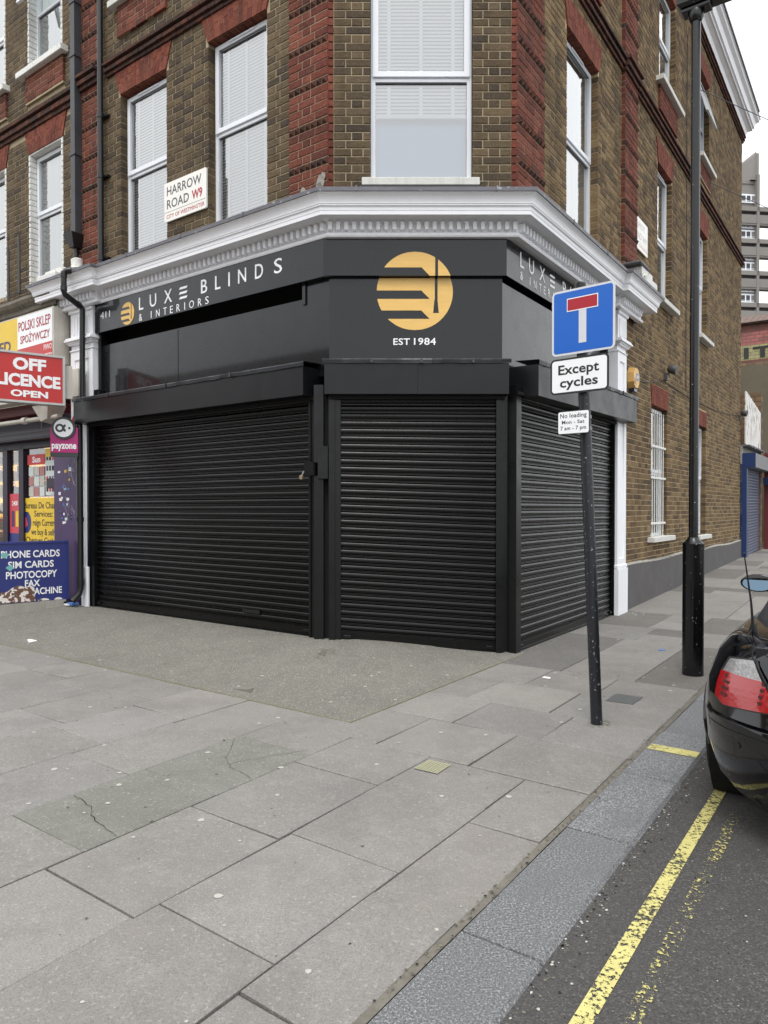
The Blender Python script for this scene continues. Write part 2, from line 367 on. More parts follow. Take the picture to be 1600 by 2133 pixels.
def rounded(mb, P, tx, ty, w, h, r, tn, th, mat, seg=5, edge=None):
    """rounded plate, lower left corner P"""
    pts = []
    for cx, cy, a0 in ((w - r, r, -PI / 2), (w - r, h - r, 0), (r, h - r, PI / 2), (r, r, PI)):
        for k in range(seg + 1): a = a0 + PI / 2 * k / seg; pts.append(P + tx * (cx + r * math.cos(a)) + ty * (cy + r * math.sin(a)))
    n = len(pts); f = [p + tn * th for p in pts]
    mb.add(pts + f, [tuple(range(n, 2 * n))], mat); mb.add(pts + f, [tuple(range(n))[::-1]] + [(i, (i + 1) % n, (i + 1) % n + n, i + n) for i in range(n)], edge or mat)

# ------------------------------------------------------------------ brickwork
CO = .0795
def proj(P):
    d = Vector(P) - Vector((0, 0, EYE)); p = math.radians(.7)
    z = d.y * math.cos(p) - d.z * math.sin(p); y = d.y * math.sin(p) + d.z * math.cos(p)
    return (800 + 1470 * d.x / z, 1078 - 1470 * y / z) if z > .1 else (-9e9, 0)
def one_brick(mb, F, a, b, z0, z1, n, mat, r, depth=.095, jit=True):
    if b - a < .02: return
    j = (lambda s: random.uniform(-s, s)) if jit else (lambda s: 0)
    e = .0045; dn = j(.0018); t = j(.0013)
    u0, u1, y0, y1 = a + j(.0015), b + j(.0015), z0 + j(.001), z1 + j(.001)
    vs = [F(u, q, z) for q in (n - depth, n - .004 + dn) for (u, z) in ((u0, y0), (u1, y0), (u1, y1), (u0, y1))]
    vs += [F(u, n + dn + t * sg, z) for (u, z, sg) in ((u0 + e, y0 + e, -1), (u1 - e, y0 + e, 1), (u1 - e, y1 - e, 1), (u0 + e, y1 - e, -1))]
    fs = []
    for q in (0, 4):
        for k in range(4): k2 = (k + 1) % 4; fs.append((q + k, q + k2, q + 4 + k2, q + 4 + k))
    fs.append((8, 9, 10, 11)); mb.add(vs, fs, mat, r)
def courses(F, u0, u1, z0, z1, n, holes, mat, out, seed=0, zoff=0, matfn=None):
    rs = random.Random(seed); i0 = math.floor((z0 - zoff) / CO)
    i = i0
    while zoff + i * CO < z1 - .02:
        za, zb = zoff + i * CO, zoff + (i + 1) * CO - .0095
        if za < z0 - .03: i += 1; continue
        iv = [(u0, u1)]
        for (a, b, c, d) in holes:
            if c < zb - .02 and d > za + .02:
                nv = []
                for (p, q) in iv:
                    if b <= p or a >= q: nv.append((p, q)); continue
                    if a > p: nv.append((p, a))
                    if b < q: nv.append((b, q))
                iv = nv
        x = math.floor(u0 / .3375) * .3375 - (.0 if i % 2 else .16875) - .3375; k = 0
        lay = []
        while x < u1:
            L = .215 if k % 2 == 0 else .1025; lay.append((x, x + L)); x += L + .01; k += 1
        for (p, q) in iv:
            for (a, b) in lay:
                aa, bb = max(a, p), min(b, q)
                if bb - aa < .052: continue
                if aa - p < .066: aa = p
                if q - bb < .066: bb = q
                if bb - aa > .025:
                    full = abs((bb - aa) - (b - a)) < 1e-6
                    mt = matfn(aa, za, rs) if matfn else mat
                    out.append((F, aa, bb, za, zb, n, mt, rs.random(), full))
        i += 1
def lay_bricks(parent, out, nobj=300, brick_name='brick', stuff='brickwork'):
    def size(bk):
        F, a, b, z0, z1, n, mt, r, full = bk
        if not full: return -1
        q = [proj(F(u, n, z)) for u in (a, b) for z in (z0, z1)]
        xs = [p[0] for p in q]; ys = [p[1] for p in q]
        if min(xs) < 2 or max(xs) > 1598 or min(ys) < 2 or max(ys) > 2131: return -1
        return abs(q[0][0] - q[2][0]) * abs(q[0][1] - q[1][1])
    order = sorted(range(len(out)), key=lambda k: -size(out[k])); top = set(k for k in order[:nobj] if size(out[k]) > 0)
    mb = MB(); cache = {}
    O = Vector(ORG[parent.name])
    for k, bk in enumerate(out):
        F, a, b, z0, z1, n, mt, r, full = bk
        if k in top:
            key = (id(F), round(b - a, 3), mt, random.randrange(3))
            if key not in cache:
                m = MB(); F0 = Fr(Vector((0, 0, 0)), F.d, F.n, F.tx); one_brick(m, F0, 0, b - a, 0, z1 - z0, 0, mt, 0.)
                me = bpy.data.meshes.new('brick'); me.from_pydata([tuple(v) for v in m.v], [], m.f); me.materials.append(MATS[mt])
                at = me.attributes.new('rnd', 'FLOAT', 'FACE'); at.data.foreach_set('value', m.r); cache[key] = me
            o = bpy.data.objects.new(brick_name, cache[key]); COL.objects.link(o); o.parent = parent; o.location = F(a, n, z0) - O
        else: one_brick(mb, F, a, b, z0, z1, n, mt, r)
    o = mb.build(stuff, parent); o['kind'] = 'stuff'; return o
def backing(mb, F, u0, u1, z0, z1, n, holes, mat, jamb=.16):
    us = sorted({u0, u1, *[max(u0, min(u1, h[k])) for h in holes for k in (0, 1)]}); zs = sorted({z0, z1, *[max(z0, min(z1, h[k])) for h in holes for k in (2, 3)]})
    for a, b in zip(us, us[1:]):
        for c, d in zip(zs, zs[1:]):
            um, zm = (a + b) / 2, (c + d) / 2
            if any(h[0] < um < h[1] and h[2] < zm < h[3] for h in holes): continue
            mb.quad(F(a, n, c), F(b, n, c), F(b, n, d), F(a, n, d), mat)
    e = .004
    for (a, b, c, d) in [h[:4] for h in holes if len(h) < 5]:
        mb.quad(F(a - e, n, c), F(a - e, n - jamb, c), F(a - e, n - jamb, d), F(a - e, n, d), mat)
        mb.quad(F(b + e, n, c), F(b + e, n - jamb, c), F(b + e, n - jamb, d), F(b + e, n, d), mat)
        mb.quad(F(a, n, d + e), F(b, n, d + e), F(b, n - jamb, d + e), F(a, n - jamb, d + e), mat)
        mb.quad(F(a, n, c - e), F(b, n, c - e), F(b, n - jamb, c - e), F(a, n - jamb, c - e), mat)
def arch(mb, F, u0, u1, z0, z1, n, mat, k=13, splay=.11, seed=0):
    """flat gauged arch of splayed voussoirs, each cut in two or three by staggered joints"""
    rs = random.Random(seed); q = n - .0035; e = .01
    mb.hexa([F(u0 + e, n - .11, z0 + .004), F(u1 - e, n - .11, z0 + .004), F(u1 - e, q, z0 + .004), F(u0 + e, q, z0 + .004), F(u0 - splay + e, n - .11, z1 - .003), F(u1 + splay - e, n - .11, z1 - .003), F(u1 + splay - e, q, z1 - .003), F(u0 - splay + e, q, z1 - .003)], 'mortar')
    for i in range(k):
        t0, t1 = i / k, (i + 1) / k; g = .003
        a0 = u0 + (u1 - u0) * t0 + g; b0 = u0 + (u1 - u0) * t1 - g
        a1 = (u0 - splay) + (u1 - u0 + 2 * splay) * t0 + g; b1 = (u0 - splay) + (u1 - u0 + 2 * splay) * t1 - g
        cuts = [0, .36, .68, 1] if i % 2 else [0, .52, .84, 1]
        for c, d in zip(cuts, cuts[1:]):
            d2 = d - .012 if d < 1 else d; L = lambda a, b, t: a + (b - a) * t
            zc, zd = L(z0, z1, c), L(z0, z1, d2); dn = rs.uniform(-.002, .002)
            p = [F(L(a0, a1, c), n - .12, zc), F(L(b0, b1, c), n - .12, zc), F(L(b0, b1, c), n + dn, zc), F(L(a0, a1, c), n + dn, zc),
                 F(L(a0, a1, d2), n - .12, zd), F(L(b0, b1, d2), n - .12, zd), F(L(b0, b1, d2), n + dn, zd), F(L(a0, a1, d2), n + dn, zd)]
            mb.hexa(p, mat, rs.random())
def string_course(mb, F, u0, u1, z0, z1, n=0., mat='dark_brick', seed=3):
    rs = random.Random(seed); prof = [(0., .03, 0, .28), (.0, .06, .30, .62), (0, .045, .62, .74), (0, .085, .76, 1.)]
    for (n0, n1, a, b) in prof:
        L = .115 if a in (0, .30) else .23; u = u0
        while u < u1 - .01:
            e = min(u + L - .006, u1); d = rs.uniform(-.002, .002)
            mb.box(F, u, e, n + n0 - .05, n + n1 + d, z0 + (z1 - z0) * a, z0 + (z1 - z0) * b - .003, mat, rs.random(), bev=.003); u += L
def window(parent, F, u0, u1, z0, z1, zm, blind='slats', n=-.1, top_open=False, vent=True, room='room_dark', seed=0, blind_to=None, white_reveal=False, twin=False):
    fw = .045; rs = random.Random(seed)
    w = MB()
    for (a, b, c, d) in ((u0, u0 + fw, z0, z1), (u1 - fw, u1, z0, z1), (u0 + fw, u1 - fw, z1 - fw, z1), (u0 + fw, u1 - fw, z0, z0 + fw), (u0 + fw, u1 - fw, zm - .035, zm + .005)):
        w.box(F, a, b, n - .06, n, c, d, 'upvc', bev=.004)
    wo = w.build('window', parent, 'a')
    sf = .055
    def sash(m):
        a0, a1, b0, b1 = u0 + .02, u1 - .02, zm + .006, z1 - .02
        if top_open:     # top-hung sash standing open at the bottom
            t = .28; Fo = lambda u, q, z: F(u, n + q + (b1 - z) * t, z)
        else: Fo = lambda u, q, z: F(u, n + q, z)
        for (a, b, c, d) in ((a0, a0 + sf, b0, b1), (a1 - sf, a1, b0, b1), (a0 + sf, a1 - sf, b1 - sf, b1), (a0 + sf, a1 - sf, b0, b0 + sf)):
            m.box(Fo, a, b, -.02, .02, c, d, 'upvc', bev=.004)
        m.box(Fo, a0 + sf - .004, a0 + sf, -.0, .006, b0 + sf, b1 - sf, 'ink'); m.box(Fo, a0 + sf, a1 - sf, 0, .006, b1 - sf - .004, b1 - sf, 'ink')
        if top_open: m.quad(Fo(a0 + sf, .0, b0 + sf), Fo(a1 - sf, .0, b0 + sf), Fo(a1 - sf, .0, b1 - sf), Fo(a0 + sf, .0, b1 - sf), 'pane_glass')
    part('sash', wo, sash, 'a')
    if not top_open: part('pane', wo, lambda m: m.pane(F, u0 + .07, u1 - .07, n - .012, zm + .06, z1 - .07, 'pane_glass'))
    part('pane', wo, lambda m: (m.pane(F, u0 + fw, u1 - fw, n - .03, z0 + fw, zm - .035, 'pane_glass'),
        m.box(F, u0 + fw, u1 - fw, n - .026, n - .02, zm - .041, zm - .036, 'ink')))
    if vent: part('trickle_vent', wo, lambda m: m.box(F, (u0 + u1) / 2 - .2, (u0 + u1) / 2 + .2, n + .02, n + .035, z1 - .055, z1 - .033, 'upvc', bev=.003))
    bz = blind_to if blind_to is not None else z0 + .03; nb = n - .075
    if blind == 'slats':
        def bl(m):
            z = z1 - .06
            while z > bz:
                m.quad(F(u0 + .03, nb, z), F(u1 - .03, nb, z), F(u1 - .03, nb + .012, z - .029), F(u0 + .03, nb + .012, z - .029), 'blind_white'); z -= .036
            for t in (.18, .5, .82):
                u = u0 + (u1 - u0) * t; m.quad(F(u - .018, nb + .024, bz), F(u + .018, nb + .024, bz), F(u + .018, nb + .024, z1 - .05), F(u - .018, nb + .024, z1 - .05), 'blind_white')
            m.box(F, u0 + .03, u1 - .03, nb, nb + .03, bz - .03, bz, 'blind_white', bev=.004)
        part('blind', wo, bl, kind='stuff')
        part('blind_backing', wo, lambda m: m.quad(F(u0 + .02, nb - .02, bz), F(u1 - .02, nb - .02, bz), F(u1 - .02, nb - .02, z1), F(u0 + .02, nb - .02, z1), 'blind_shade'))
    if blind in ('net', 'half'):
        def nt_(m):
            K = 40; ua = u0 + .02 + (.22 * (u1 - u0) if blind == 'half' else 0)
            for k in range(K):
                t0, t1 = k / K, (k + 1) / K; f = lambda t: nb + .02 * math.sin(t * 55 + seed)
                m.quad(F(ua + (u1 - ua) * t0, f(t0), z0), F(ua + (u1 - ua) * t1, f(t1), z0), F(ua + (u1 - ua) * t1, f(t1), z1), F(ua + (u1 - ua) * t0, f(t0), z1), 'curtain')
        part('curtain', wo, nt_, 'all')
    if blind_to is not None: part('frosted_film', wo, lambda m: m.quad(F(u0 + fw, nb - .05, z0), F(u1 - fw, nb - .05, z0), F(u1 - fw, nb - .05, zm), F(u0 + fw, nb - .05, zm), 'blind_blue'))
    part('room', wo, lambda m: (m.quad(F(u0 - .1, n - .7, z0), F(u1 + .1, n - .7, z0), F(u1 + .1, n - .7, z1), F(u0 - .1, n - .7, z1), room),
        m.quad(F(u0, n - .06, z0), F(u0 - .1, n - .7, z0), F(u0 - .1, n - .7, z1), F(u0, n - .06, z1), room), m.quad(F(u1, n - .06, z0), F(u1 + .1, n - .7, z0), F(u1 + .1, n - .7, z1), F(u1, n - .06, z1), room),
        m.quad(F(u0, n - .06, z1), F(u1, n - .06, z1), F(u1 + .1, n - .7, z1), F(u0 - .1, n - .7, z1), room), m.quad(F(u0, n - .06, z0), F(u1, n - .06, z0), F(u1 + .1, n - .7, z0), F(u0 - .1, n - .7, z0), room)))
    return wo
def sill(parent, F, u0, u1, z0, z1, n1=.1, mat='stone_sill', n0=-.1): return part('sill', parent, lambda m: m.box(F, u0, u1, n0, n1, z0, z1, mat, bev=.006))
def mitre(base, n):
    """offset the plan polyline outwards by n"""
    res = []; seg = [(base[i + 1] - base[i]).normalized() for i in range(len(base) - 1)]; nr = [Vector((d.y, -d.x, 0)) for d in seg]
    for i, p in enumerate(base):
        if i == 0: res.append(p + nr[0] * n)
        elif i == len(base) - 1: res.append(p + nr[-1] * n)
        else:
            a, b = nr[i - 1], nr[i]; k = (a + b); k = k / (k.length_squared / 2) if k.length > 1e-6 else a; res.append(p + k * n)
    return res
def sweep(mb, base, prof, mat):
    for (n0, z0), (n1, z1) in zip(prof, prof[1:]):
        A = mitre(base, n0); B = mitre(base, n1)
        for i in range(len(base) - 1): mb.quad(A[i] + UP * z0, A[i + 1] + UP * z0, B[i + 1] + UP * z1, B[i] + UP * z1, mat)

# ================================================================== SETTING: ground, road, pavement, kerb
def sheet(mb, fa, fb, na, nb, zf, mat):
    for i in range(na):
        for j in range(nb):
            q = [(fa[0] + (fa[1] - fa[0]) * (i + s) / na, fb[0] + (fb[1] - fb[0]) * (j + t) / nb) for s, t in ((0, 0), (1, 0), (1, 1), (0, 1))]
            mb.quad(*[gp(a, b, zf(a, b)) for a, b in q], mat)
m = MB(); m.quad(Vector((-700, -700, -.45)), Vector((700, -700, -.45)), Vector((700, 900, -.45)), Vector((-700, 900, -.45)), 'far_ground')
g = m.build('ground', None); g['kind'] = 'structure'
KI, KO = -3.335, -3.632
RZ = lambda a, b=0: -.083 + max(0, a - 4.1) * .0224
m = MB(); sheet(m, (-30, 60), (-9.8, KO + .02), 45, 1, lambda a, b: RZ(a), 'asphalt'); road = m.build('road', None, 'all'); road['kind'] = 'structure'
m = MB(); m.box(FG, -30, -5.9, -KO, -KO + .01, -.5, -.17, 'asphalt')
# painted lines on the road
def line(name, a0, a1, b, w, mat, zadd=.004):
    m = MB(); N = 40
    for k in range(N):
        x0, x1 = a0 + (a1 - a0) * k / N, a0 + (a1 - a0) * (k + 1) / N
        m.quad(gp(x0, b - w / 2, RZ(x0) + zadd), gp(x1, b - w / 2, RZ(x1) + zadd), gp(x1, b + w / 2, RZ(x1) + zadd), gp(x0, b + w / 2, RZ(x0) + zadd), mat)
    o = m.build(name, road); return o
line('yellow_line', -8, 16, -3.818, .056, 'worn_yellow'); line('yellow_line', -8, -1.7, -3.932, .05, 'worn_yellow_old')
# opposite pavement of the side street
m = MB(); m.box(FG, -30, 60, 9.8, 13, -.5, -.06, 'asphalt_patch'); o = m.build('far_pavement', None); o['kind'] = 'structure'
# bedding under the slabs
m = MB()
sheet(m, (-30, 30), (KI, 12), 60, 24, lambda a, b: gz(a, b) - .022, 'joint_dirt')
pav = m.build('pavement', None, 'all'); pav['kind'] = 'structure'
rs = random.Random(5)
def slab(a0, a1, b0, b1, mat='york_slab', r=None, g=.0038, name='paving_slab', par=None):
    c = [(a0 + g, b0 + g), (a1 - g, b0 + g), (a1 - g, b1 - g), (a0 + g, b1 - g)]; c = [(a + rs.uniform(-.004, .004), b + rs.uniform(-.004, .004)) for a, b in c]
    tilt = [rs.uniform(-.0028, .0028) for _ in c]; ca = sum(a for a, b in c) / 4; cb = sum(b for a, b in c) / 4; e = .007
    m = MB(); lo = [gp(a, b, gz(a, b) - .03) for a, b in c]; mid = [gp(a, b, gz(a, b) - .005 + t) for (a, b), t in zip(c, tilt)]
    ins = [gp(a + (e if a < ca else -e), b + (e if b < cb else -e), gz(a, b) + t) for (a, b), t in zip(c, tilt)]
    m.add(lo + mid + ins, [(0, 1, 5, 4), (1, 2, 6, 5), (2, 3, 7, 6), (3, 0, 4, 7), (4, 5, 9, 8), (5, 6, 10, 9), (6, 7, 11, 10), (7, 4, 8, 11), (8, 9, 10, 11)], mat, rs.random() if r is None else r)
    return m.build(name, par or pav)
ca = lambda a: 1.0474 * a + .255
cb = lambda b: 1.0474 * b + .214
FA, FB = -1.668, -1.58          # corner of the forecourt
rowsL = [(KI + .03, -2.95, [ca(-2.66), ca(-3.35), ca(-4.0), ca(-4.62)], -1.905), (-2.95, -2.363, [ca(-2.49), ca(-3.19), ca(-3.85), ca(-4.55)], -1.905),
         (-2.363, -1.776, [ca(-2.56), ca(-3.26), ca(-3.95), ca(-4.6)], -1.905), (-1.776, -1.18, [ca(-2.42), ca(-3.09), ca(-3.79), ca(-4.5)], FA), (-1.18, -.61, [ca(-2.5), ca(-3.19), ca(-3.9), ca(-4.6)], FA)]
b = -.61
while b < 9: rowsL.append((b, b + .585, None, FA)); b += .585
for k, (b0, b1, js, ae) in enumerate(rowsL):
    if js is None:
        js = []; x = ae - rs.uniform(.3, .68)
        while x > -5.6: js.append(x); x -= rs.choice([.62, .7, .76, .9])
    ed = [ae] + js; lim = -8.5 if k > 4 else -6
    while ed[-1] > lim: ed.append(ed[-1] - rs.uniform(.6, .8))
    for j in range(len(ed) - 1):
        green = (k == 3 and j in (0, 1)); mat = 'green_slab' if (k == 2 and False) or (k == 3 and j in (1, 2)) else 'york_slab'
        r = None
        slab(ed[j + 1], ed[j], b0, b1, mat, r, g=.004)
aR_ = [-1.9, -1.26, -.66, -.02, .6]
rowsR = [(aR_[0], aR_[1], [cb(-2.08), cb(-2.69)]), (aR_[1], aR_[2], [cb(-2.24), cb(-2.83)]), (aR_[2], aR_[3], [cb(-2.02), cb(-2.66)]), (aR_[3], aR_[4], [cb(-2.2), cb(-2.75)])]
for k, (a0, a1, js) in enumerate(rowsR):
    ed = [FB - .004] + js + [KI + .03]
    for j in range(len(ed) - 1): slab(a0, a1, ed[j + 1], ed[j])
# beyond the lamp post the paving mixes slabs with tarmac patches
a = aR_[4]; k = 0
while a < 24:
    La = [1.9, .9, 1.2, 2.4, .8, 1.4][k % 6]
    wall_b = -1.46; c1, c2 = -2.15 - .1 * (k % 2), -2.8 + .08 * (k % 3)
    slab(a, a + La, c1, wall_b, 'asphalt_patch' if k % 2 == 0 else 'york_slab')
    slab(a, a + La * .5, c2, c1, 'york_slab'); slab(a + La * .5, a + La, c2, c1, 'asphalt_patch' if k % 3 == 1 else 'york_slab')
    slab(a, a + La, KI + .03, c2, 'asphalt_patch' if k % 2 == 0 else 'york_slab')
    a += La; k += 1
# forecourt of exposed concrete
m = MB(); sheet(m, (FA, 2.2), (FB, 4.15), 26, 30, lambda a, b: gz(a, b) - .0, 'forecourt_concrete')
fo = m.build('forecourt', pav, 'all')
m = MB(); sheet(m, (FA, 2.2), (4.15, 12), 8, 8, lambda a, b: gz(a, b), 'forecourt_concrete'); m.build('forecourt', pav, 'all')
m = MB(); m.box(FG, FA - .008, FA + .006, -9, -FB, GZ - .03, GZ + .004, 'moss_edge'); m.box(FG, FA + .006, 1.1, -FB - .006, -FB + .006, GZ - .03, GZ + .003, 'moss_edge'); m.build('edge_strip', pav)
# cracks in the greenish slabs
def crack(pts, w=.004):
    m = MB(); P = []
    for (a0, b0), (a1, b1) in zip(pts, pts[1:]):
        for t in range(5): P.append((a0 + (a1 - a0) * t / 5 + rs.uniform(-.008, .008), b0 + (b1 - b0) * t / 5 + rs.uniform(-.008, .008)))
    P.append(pts[-1])
    for (a0, b0), (a1, b1) in zip(P, P[1:]):
        d = Vector((a1 - a0, b1 - b0)); d = Vector((-d.y, d.x)).normalized() * w * rs.uniform(.4, 1)
        m.quad(gp(a0 + d.x, b0 + d.y, gz(a0, b0) + .003), gp(a1 + d.x, b1 + d.y, gz(a1, b1) + .003), gp(a1 - d.x, b1 - d.y, gz(a1, b1) + .003), gp(a0 - d.x, b0 - d.y, gz(a0, b0) + .003), 'void_black')
    o = m.build('crack', pav)
crack([(-3.42, -1.2), (-3.45, -1.4), (-3.53, -1.55), (-3.56, -1.77)], .0018); crack([(-2.75, -1.77), (-2.7, -1.55), (-2.62, -1.42), (-2.35, -1.2)], .0012); crack([(-2.7, -1.5), (-2.45, -1.6), (-2.25, -1.72)], .0015)
# kerb stones
mk = MB(); sheet(mk, (-30, 30), (KO + .03, KI), 60, 1, lambda a, b: (GZ + max(0, a - 4.1) * .0224) - .03, 'joint_dirt'); kerb = mk.build('kerb', None, 'all'); kerb['kind'] = 'structure'
ks = [-6.2, -5.1, -4.2, ca(-3.37), ca(-2.45), ca(-1.67), ca(-.85)]
while ks[-1] < 22: ks.append(ks[-1] + rs.choice([.86, .92, .8]))
for a0, a1 in zip(ks, ks[1:]):
    z = GZ + max(0, (a0 + a1) / 2 - 4.1) * .0224 - .002 + rs.uniform(-.003, .002); m = MB(); g_ = .005; e = .014
    oo = rs.uniform(-.004, .004)
    lo = [gp(a, b, z - .16) for a, b in ((a0 + g_, KO), (a1 - g_, KO), (a1 - g_, KI), (a0 + g_, KI))]
    mid = [gp(a, b, z - (.016 if b < -3.5 else .004)) for a, b in ((a0 + g_, KO), (a1 - g_, KO), (a1 - g_, KI), (a0 + g_, KI))]
    top = [gp(a, b, z) for a, b in ((a0 + g_ + .003, KO + e), (a1 - g_ - .003, KO + e), (a1 - g_ - .003, KI - .004), (a0 + g_ + .003, KI - .004))]
    m.add(lo + mid + top, [(0, 1, 5, 4), (1, 2, 6, 5), (2, 3, 7, 6), (3, 0, 4, 7), (4, 5, 9, 8), (5, 6, 10, 9), (6, 7, 11, 10), (7, 4, 8, 11), (8, 9, 10, 11)], 'granite', rs.random())
    m.build('kerb_stone', kerb)
m = MB(); sheet(m, (-6, 20), (KI, KI + .032), 60, 1, lambda a, b: gz(a, b) - .004 + .002 * math.sin(a * 9), 'yellow_tan_joint'); m.build('mortar_joint', kerb)
m = MB(); za = GZ + .003; m.quad(gp(-1.04, KO + .012, za), gp(-.935, KO + .012, za), gp(-.935, KI - .01, za), gp(-1.04, KI - .01, za), 'blip_yellow'); m.build('yellow_mark', kerb)
# chewing gum and grit
m = MB()
for k in range(520):
    a, b = rs.uniform(-5, 2.5), rs.uniform(KI + .05, 4.0)
    if a > -.1 and b > -1.5: continue
    r = rs.choice([.004, .005, .006, .008, .013, .017]); n_ = 7; z = gz(a, b) + .0012
    vs = [gp(a + r * math.cos(2 * PI * t / n_) * rs.uniform(.7, 1.2), b + r * math.sin(2 * PI * t / n_) * rs.uniform(.7, 1.2), z + .0008) for t in range(n_)]
    m.add(vs, [tuple(range(n_))], 'gum' if rs.random() < .85 else 'joint_dirt')
o = m.build('gum_spots', pav); o['kind'] = 'stuff'
# moss and dust at the foot of posts and the pilaster
def blot(c, R, mat, name, z=.0025, n_=26, squash=.6):
    m = MB(); a, b = c
    for q in range(60):
        rr = R * math.sqrt(rs.random()); th = rs.random() * 2 * PI; aa, bb = a + rr * math.cos(th), b + rr * math.sin(th) * squash; s = rs.uniform(.004, .02) * (1.25 - rr / R)
        vs = [gp(aa + s * math.cos(t * 1.05) * rs.uniform(.5, 1.3), bb + s * math.sin(t * 1.05) * rs.uniform(.5, 1.3), gz(aa, bb) + z) for t in range(6)]
        m.add(vs, [tuple(range(6))], mat)
    o = m.build(name, pav); o['kind'] = 'stuff'
blot((-.72, -2.95), .12, 'moss_edge', 'moss'); blot((4.2, -1.72), .55, 'efflorescence', 'plaster_dust', squash=.35); blot((1.13, -3.14), .14, 'moss_edge', 'moss'); blot((-.45, -.3), .2, 'moss_edge', 'moss')

def grime(name, n_, fn, mats, smin, smax, z=.0022):
    m = MB()
    for q in range(n_):
        a, b, zz = fn(); s_ = rs.uniform(smin, smax); k_ = rs.choice([5, 6, 7]); el = rs.uniform(.5, 1)
        vs = [gp(a + s_ * math.cos(2 * PI * t / k_) * rs.uniform(.6, 1.3), b + s_ * el * math.sin(2 * PI * t / k_) * rs.uniform(.6, 1.3), zz + z) for t in range(k_)]
        m.add(vs, [tuple(range(k_))], rs.choice(mats))
    o = m.build(name, pav); o['kind'] = 'stuff'
def g1():
    a = rs.uniform(-4.6, 3.5); b = KO - abs(rs.gauss(0, .035)) - .004; return a, b, RZ(a)
grime('gutter_grit', 900, g1, ['joint_dirt', 'ink', 'yellow_tan_joint', 'gum'], .002, .008)
def g2():
    a = rs.uniform(-4.6, 3.0); b = KI + rs.gauss(.016, .014); return a, b, gz(a, b)
grime('joint_grit', 500, g2, ['joint_dirt', 'ink', 'moss_edge'], .002, .007)
def g3_():
    t = rs.random(); o = abs(rs.gauss(0, .035)) + .01
    if t < .5: a, b = -.04 - o, rs.uniform(-.1, 4.2)
    elif t < .75: x = rs.random(); a, b = 1.04 * x - o * .6, -1.49 * x - o * .8
    else: a, b = rs.uniform(1.0, 4.1), -1.50 - o
    return a, b, gz(a, b)
grime('doorstep_dust', 800, g3_, ['ink', 'joint_dirt', 'yellow_tan_joint', 'paper'], .002, .006)
def g4():
    a, b = rs.uniform(-4.6, -1.1), rs.uniform(KO - .9, KO - .1); return a, b, RZ(a)
grime('road_grit', 260, g4, ['gum', 'yellow_tan_joint', 'ink'], .002, .006)
def g5():
    a, b = rs.uniform(-5, 2), rs.uniform(KI, 3.5); return a, b, gz(a, b)
grime('pavement_spots', 260, g5, ['ink', 'joint_dirt', 'moss_edge'], .003, .009)
# ================================================================== CORNER BUILDING
PT = 0.
LH = [(.855, 1.78, 4.5, 6.63), (2.525, 3.44, 4.5, 6.61), (.855, 1.78, 7.78, 9.6), (2.525, 3.44, 7.78, 9.6)]
RH = [(1.36, 2.42, 4.55, 6.87), (5.24, 6.13, 4.72, 6.87), (8.13, 8.98, 4.72, 6.80), (1.36, 2.42, 8.15, 9.9), (5.30, 6.33, 8.18, 9.9), (8.17, 9.1, 8.16, 9.88), (4.93, 5.90, .92, 3.0), (8.13, 8.96, .85, 3.0)]
CH = [(.404, 1.416, 4.6, 7.1)]
bld = thing('corner_building', 'three storey brown brick corner building with red brick trim above the black shopfront', 'building', (CL.x, 7.2, 0))
TOP = 10.5
part('wall', bld, lambda m: (backing(m, FL, 0, 4.42, 4.3, TOP, -.0062, LH, 'mortar'), backing(m, FC, 0, 1.8342, 4.3, 8.2, -.0062, CH, 'mortar'), m.quad(FC(0, -.008, 8.2), FC(1.834, -.008, 8.2), FC(1.834, -.008, TOP), FC(0, -.008, TOP), 'mortar'),
    backing(m, FRt, 0, 13.0, 4.3, 10.9, -.0062, RH, 'mortar_side'), backing(m, FRt, 3.2, 13.0, -.3, 4.3, -.0062, [h for h in RH if h[3] < 4], 'mortar_side'),
    m.quad(FRt(13.0, -.01, -.3), FRt(13.0, -7, -.3), FRt(13.0, -7, 10.9), FRt(13.0, -.01, 10.9), 'mortar_side')))
part('flat_roof', bld, lambda m: m.add([FL(4.4, -.1, TOP), FL(0, -.1, TOP), FC(1.83, -.1, TOP), FRt(13, -.1, TOP), FRt(13, -7, TOP), FL(4.4, -7, TOP)], [(0, 1, 2, 3, 4, 5)], 'lead'))
bk = []
A_ = .12
archL = [(.855, 1.78, 6.63, 6.96), (2.525, 3.44, 6.61, 6.90)]
archR = [(1.36, 2.42, 6.87, 7.22), (5.24, 6.13, 6.87, 7.24), (8.13, 8.98, 6.80, 7.22), (8.17, 9.1, 9.88, 10.2), (4.93, 5.90, 3.0, 3.32), (8.13, 8.96, 3.0, 3.30), (1.36, 2.42, 9.9, 10.2), (5.3, 6.33, 9.9, 10.2)]
aw = lambda L, s=.045: [(a - s, b + s, c, d) for a, b, c, d in L]
panL = [(2.503, 3.46, 7.31, 7.70), (.83, 1.80, 7.31, 7.70)]; panR = [(5.25, 6.36, 7.72, 8.09), (8.12, 9.15, 7.75, 8.09), (1.33, 2.46, 7.72, 8.09)]
courses(FL, .52, 3.86, 4.40, 9.6, 0, LH + aw(archL) + panL + [(0, 3.75, 6.9, 7.07)], 'stock_brick', bk, 1)
courses(FC, .05, 1.79, 4.40, 7.3, 0, CH, 'stock_brick', bk, 2)
courses(FRt, .66, 13.0, 4.40, 10.4, 0, RH + aw(archR) + panR + [(.66, 13.1, 7.37, 7.54), (3.36, 3.98, 4.3, 10.5)], 'stock_brick_side', bk, 3)
courses(FRt, 3.3, 13.0, .575, 4.40, 0, RH + aw(archR), 'stock_brick_side', bk, 4)
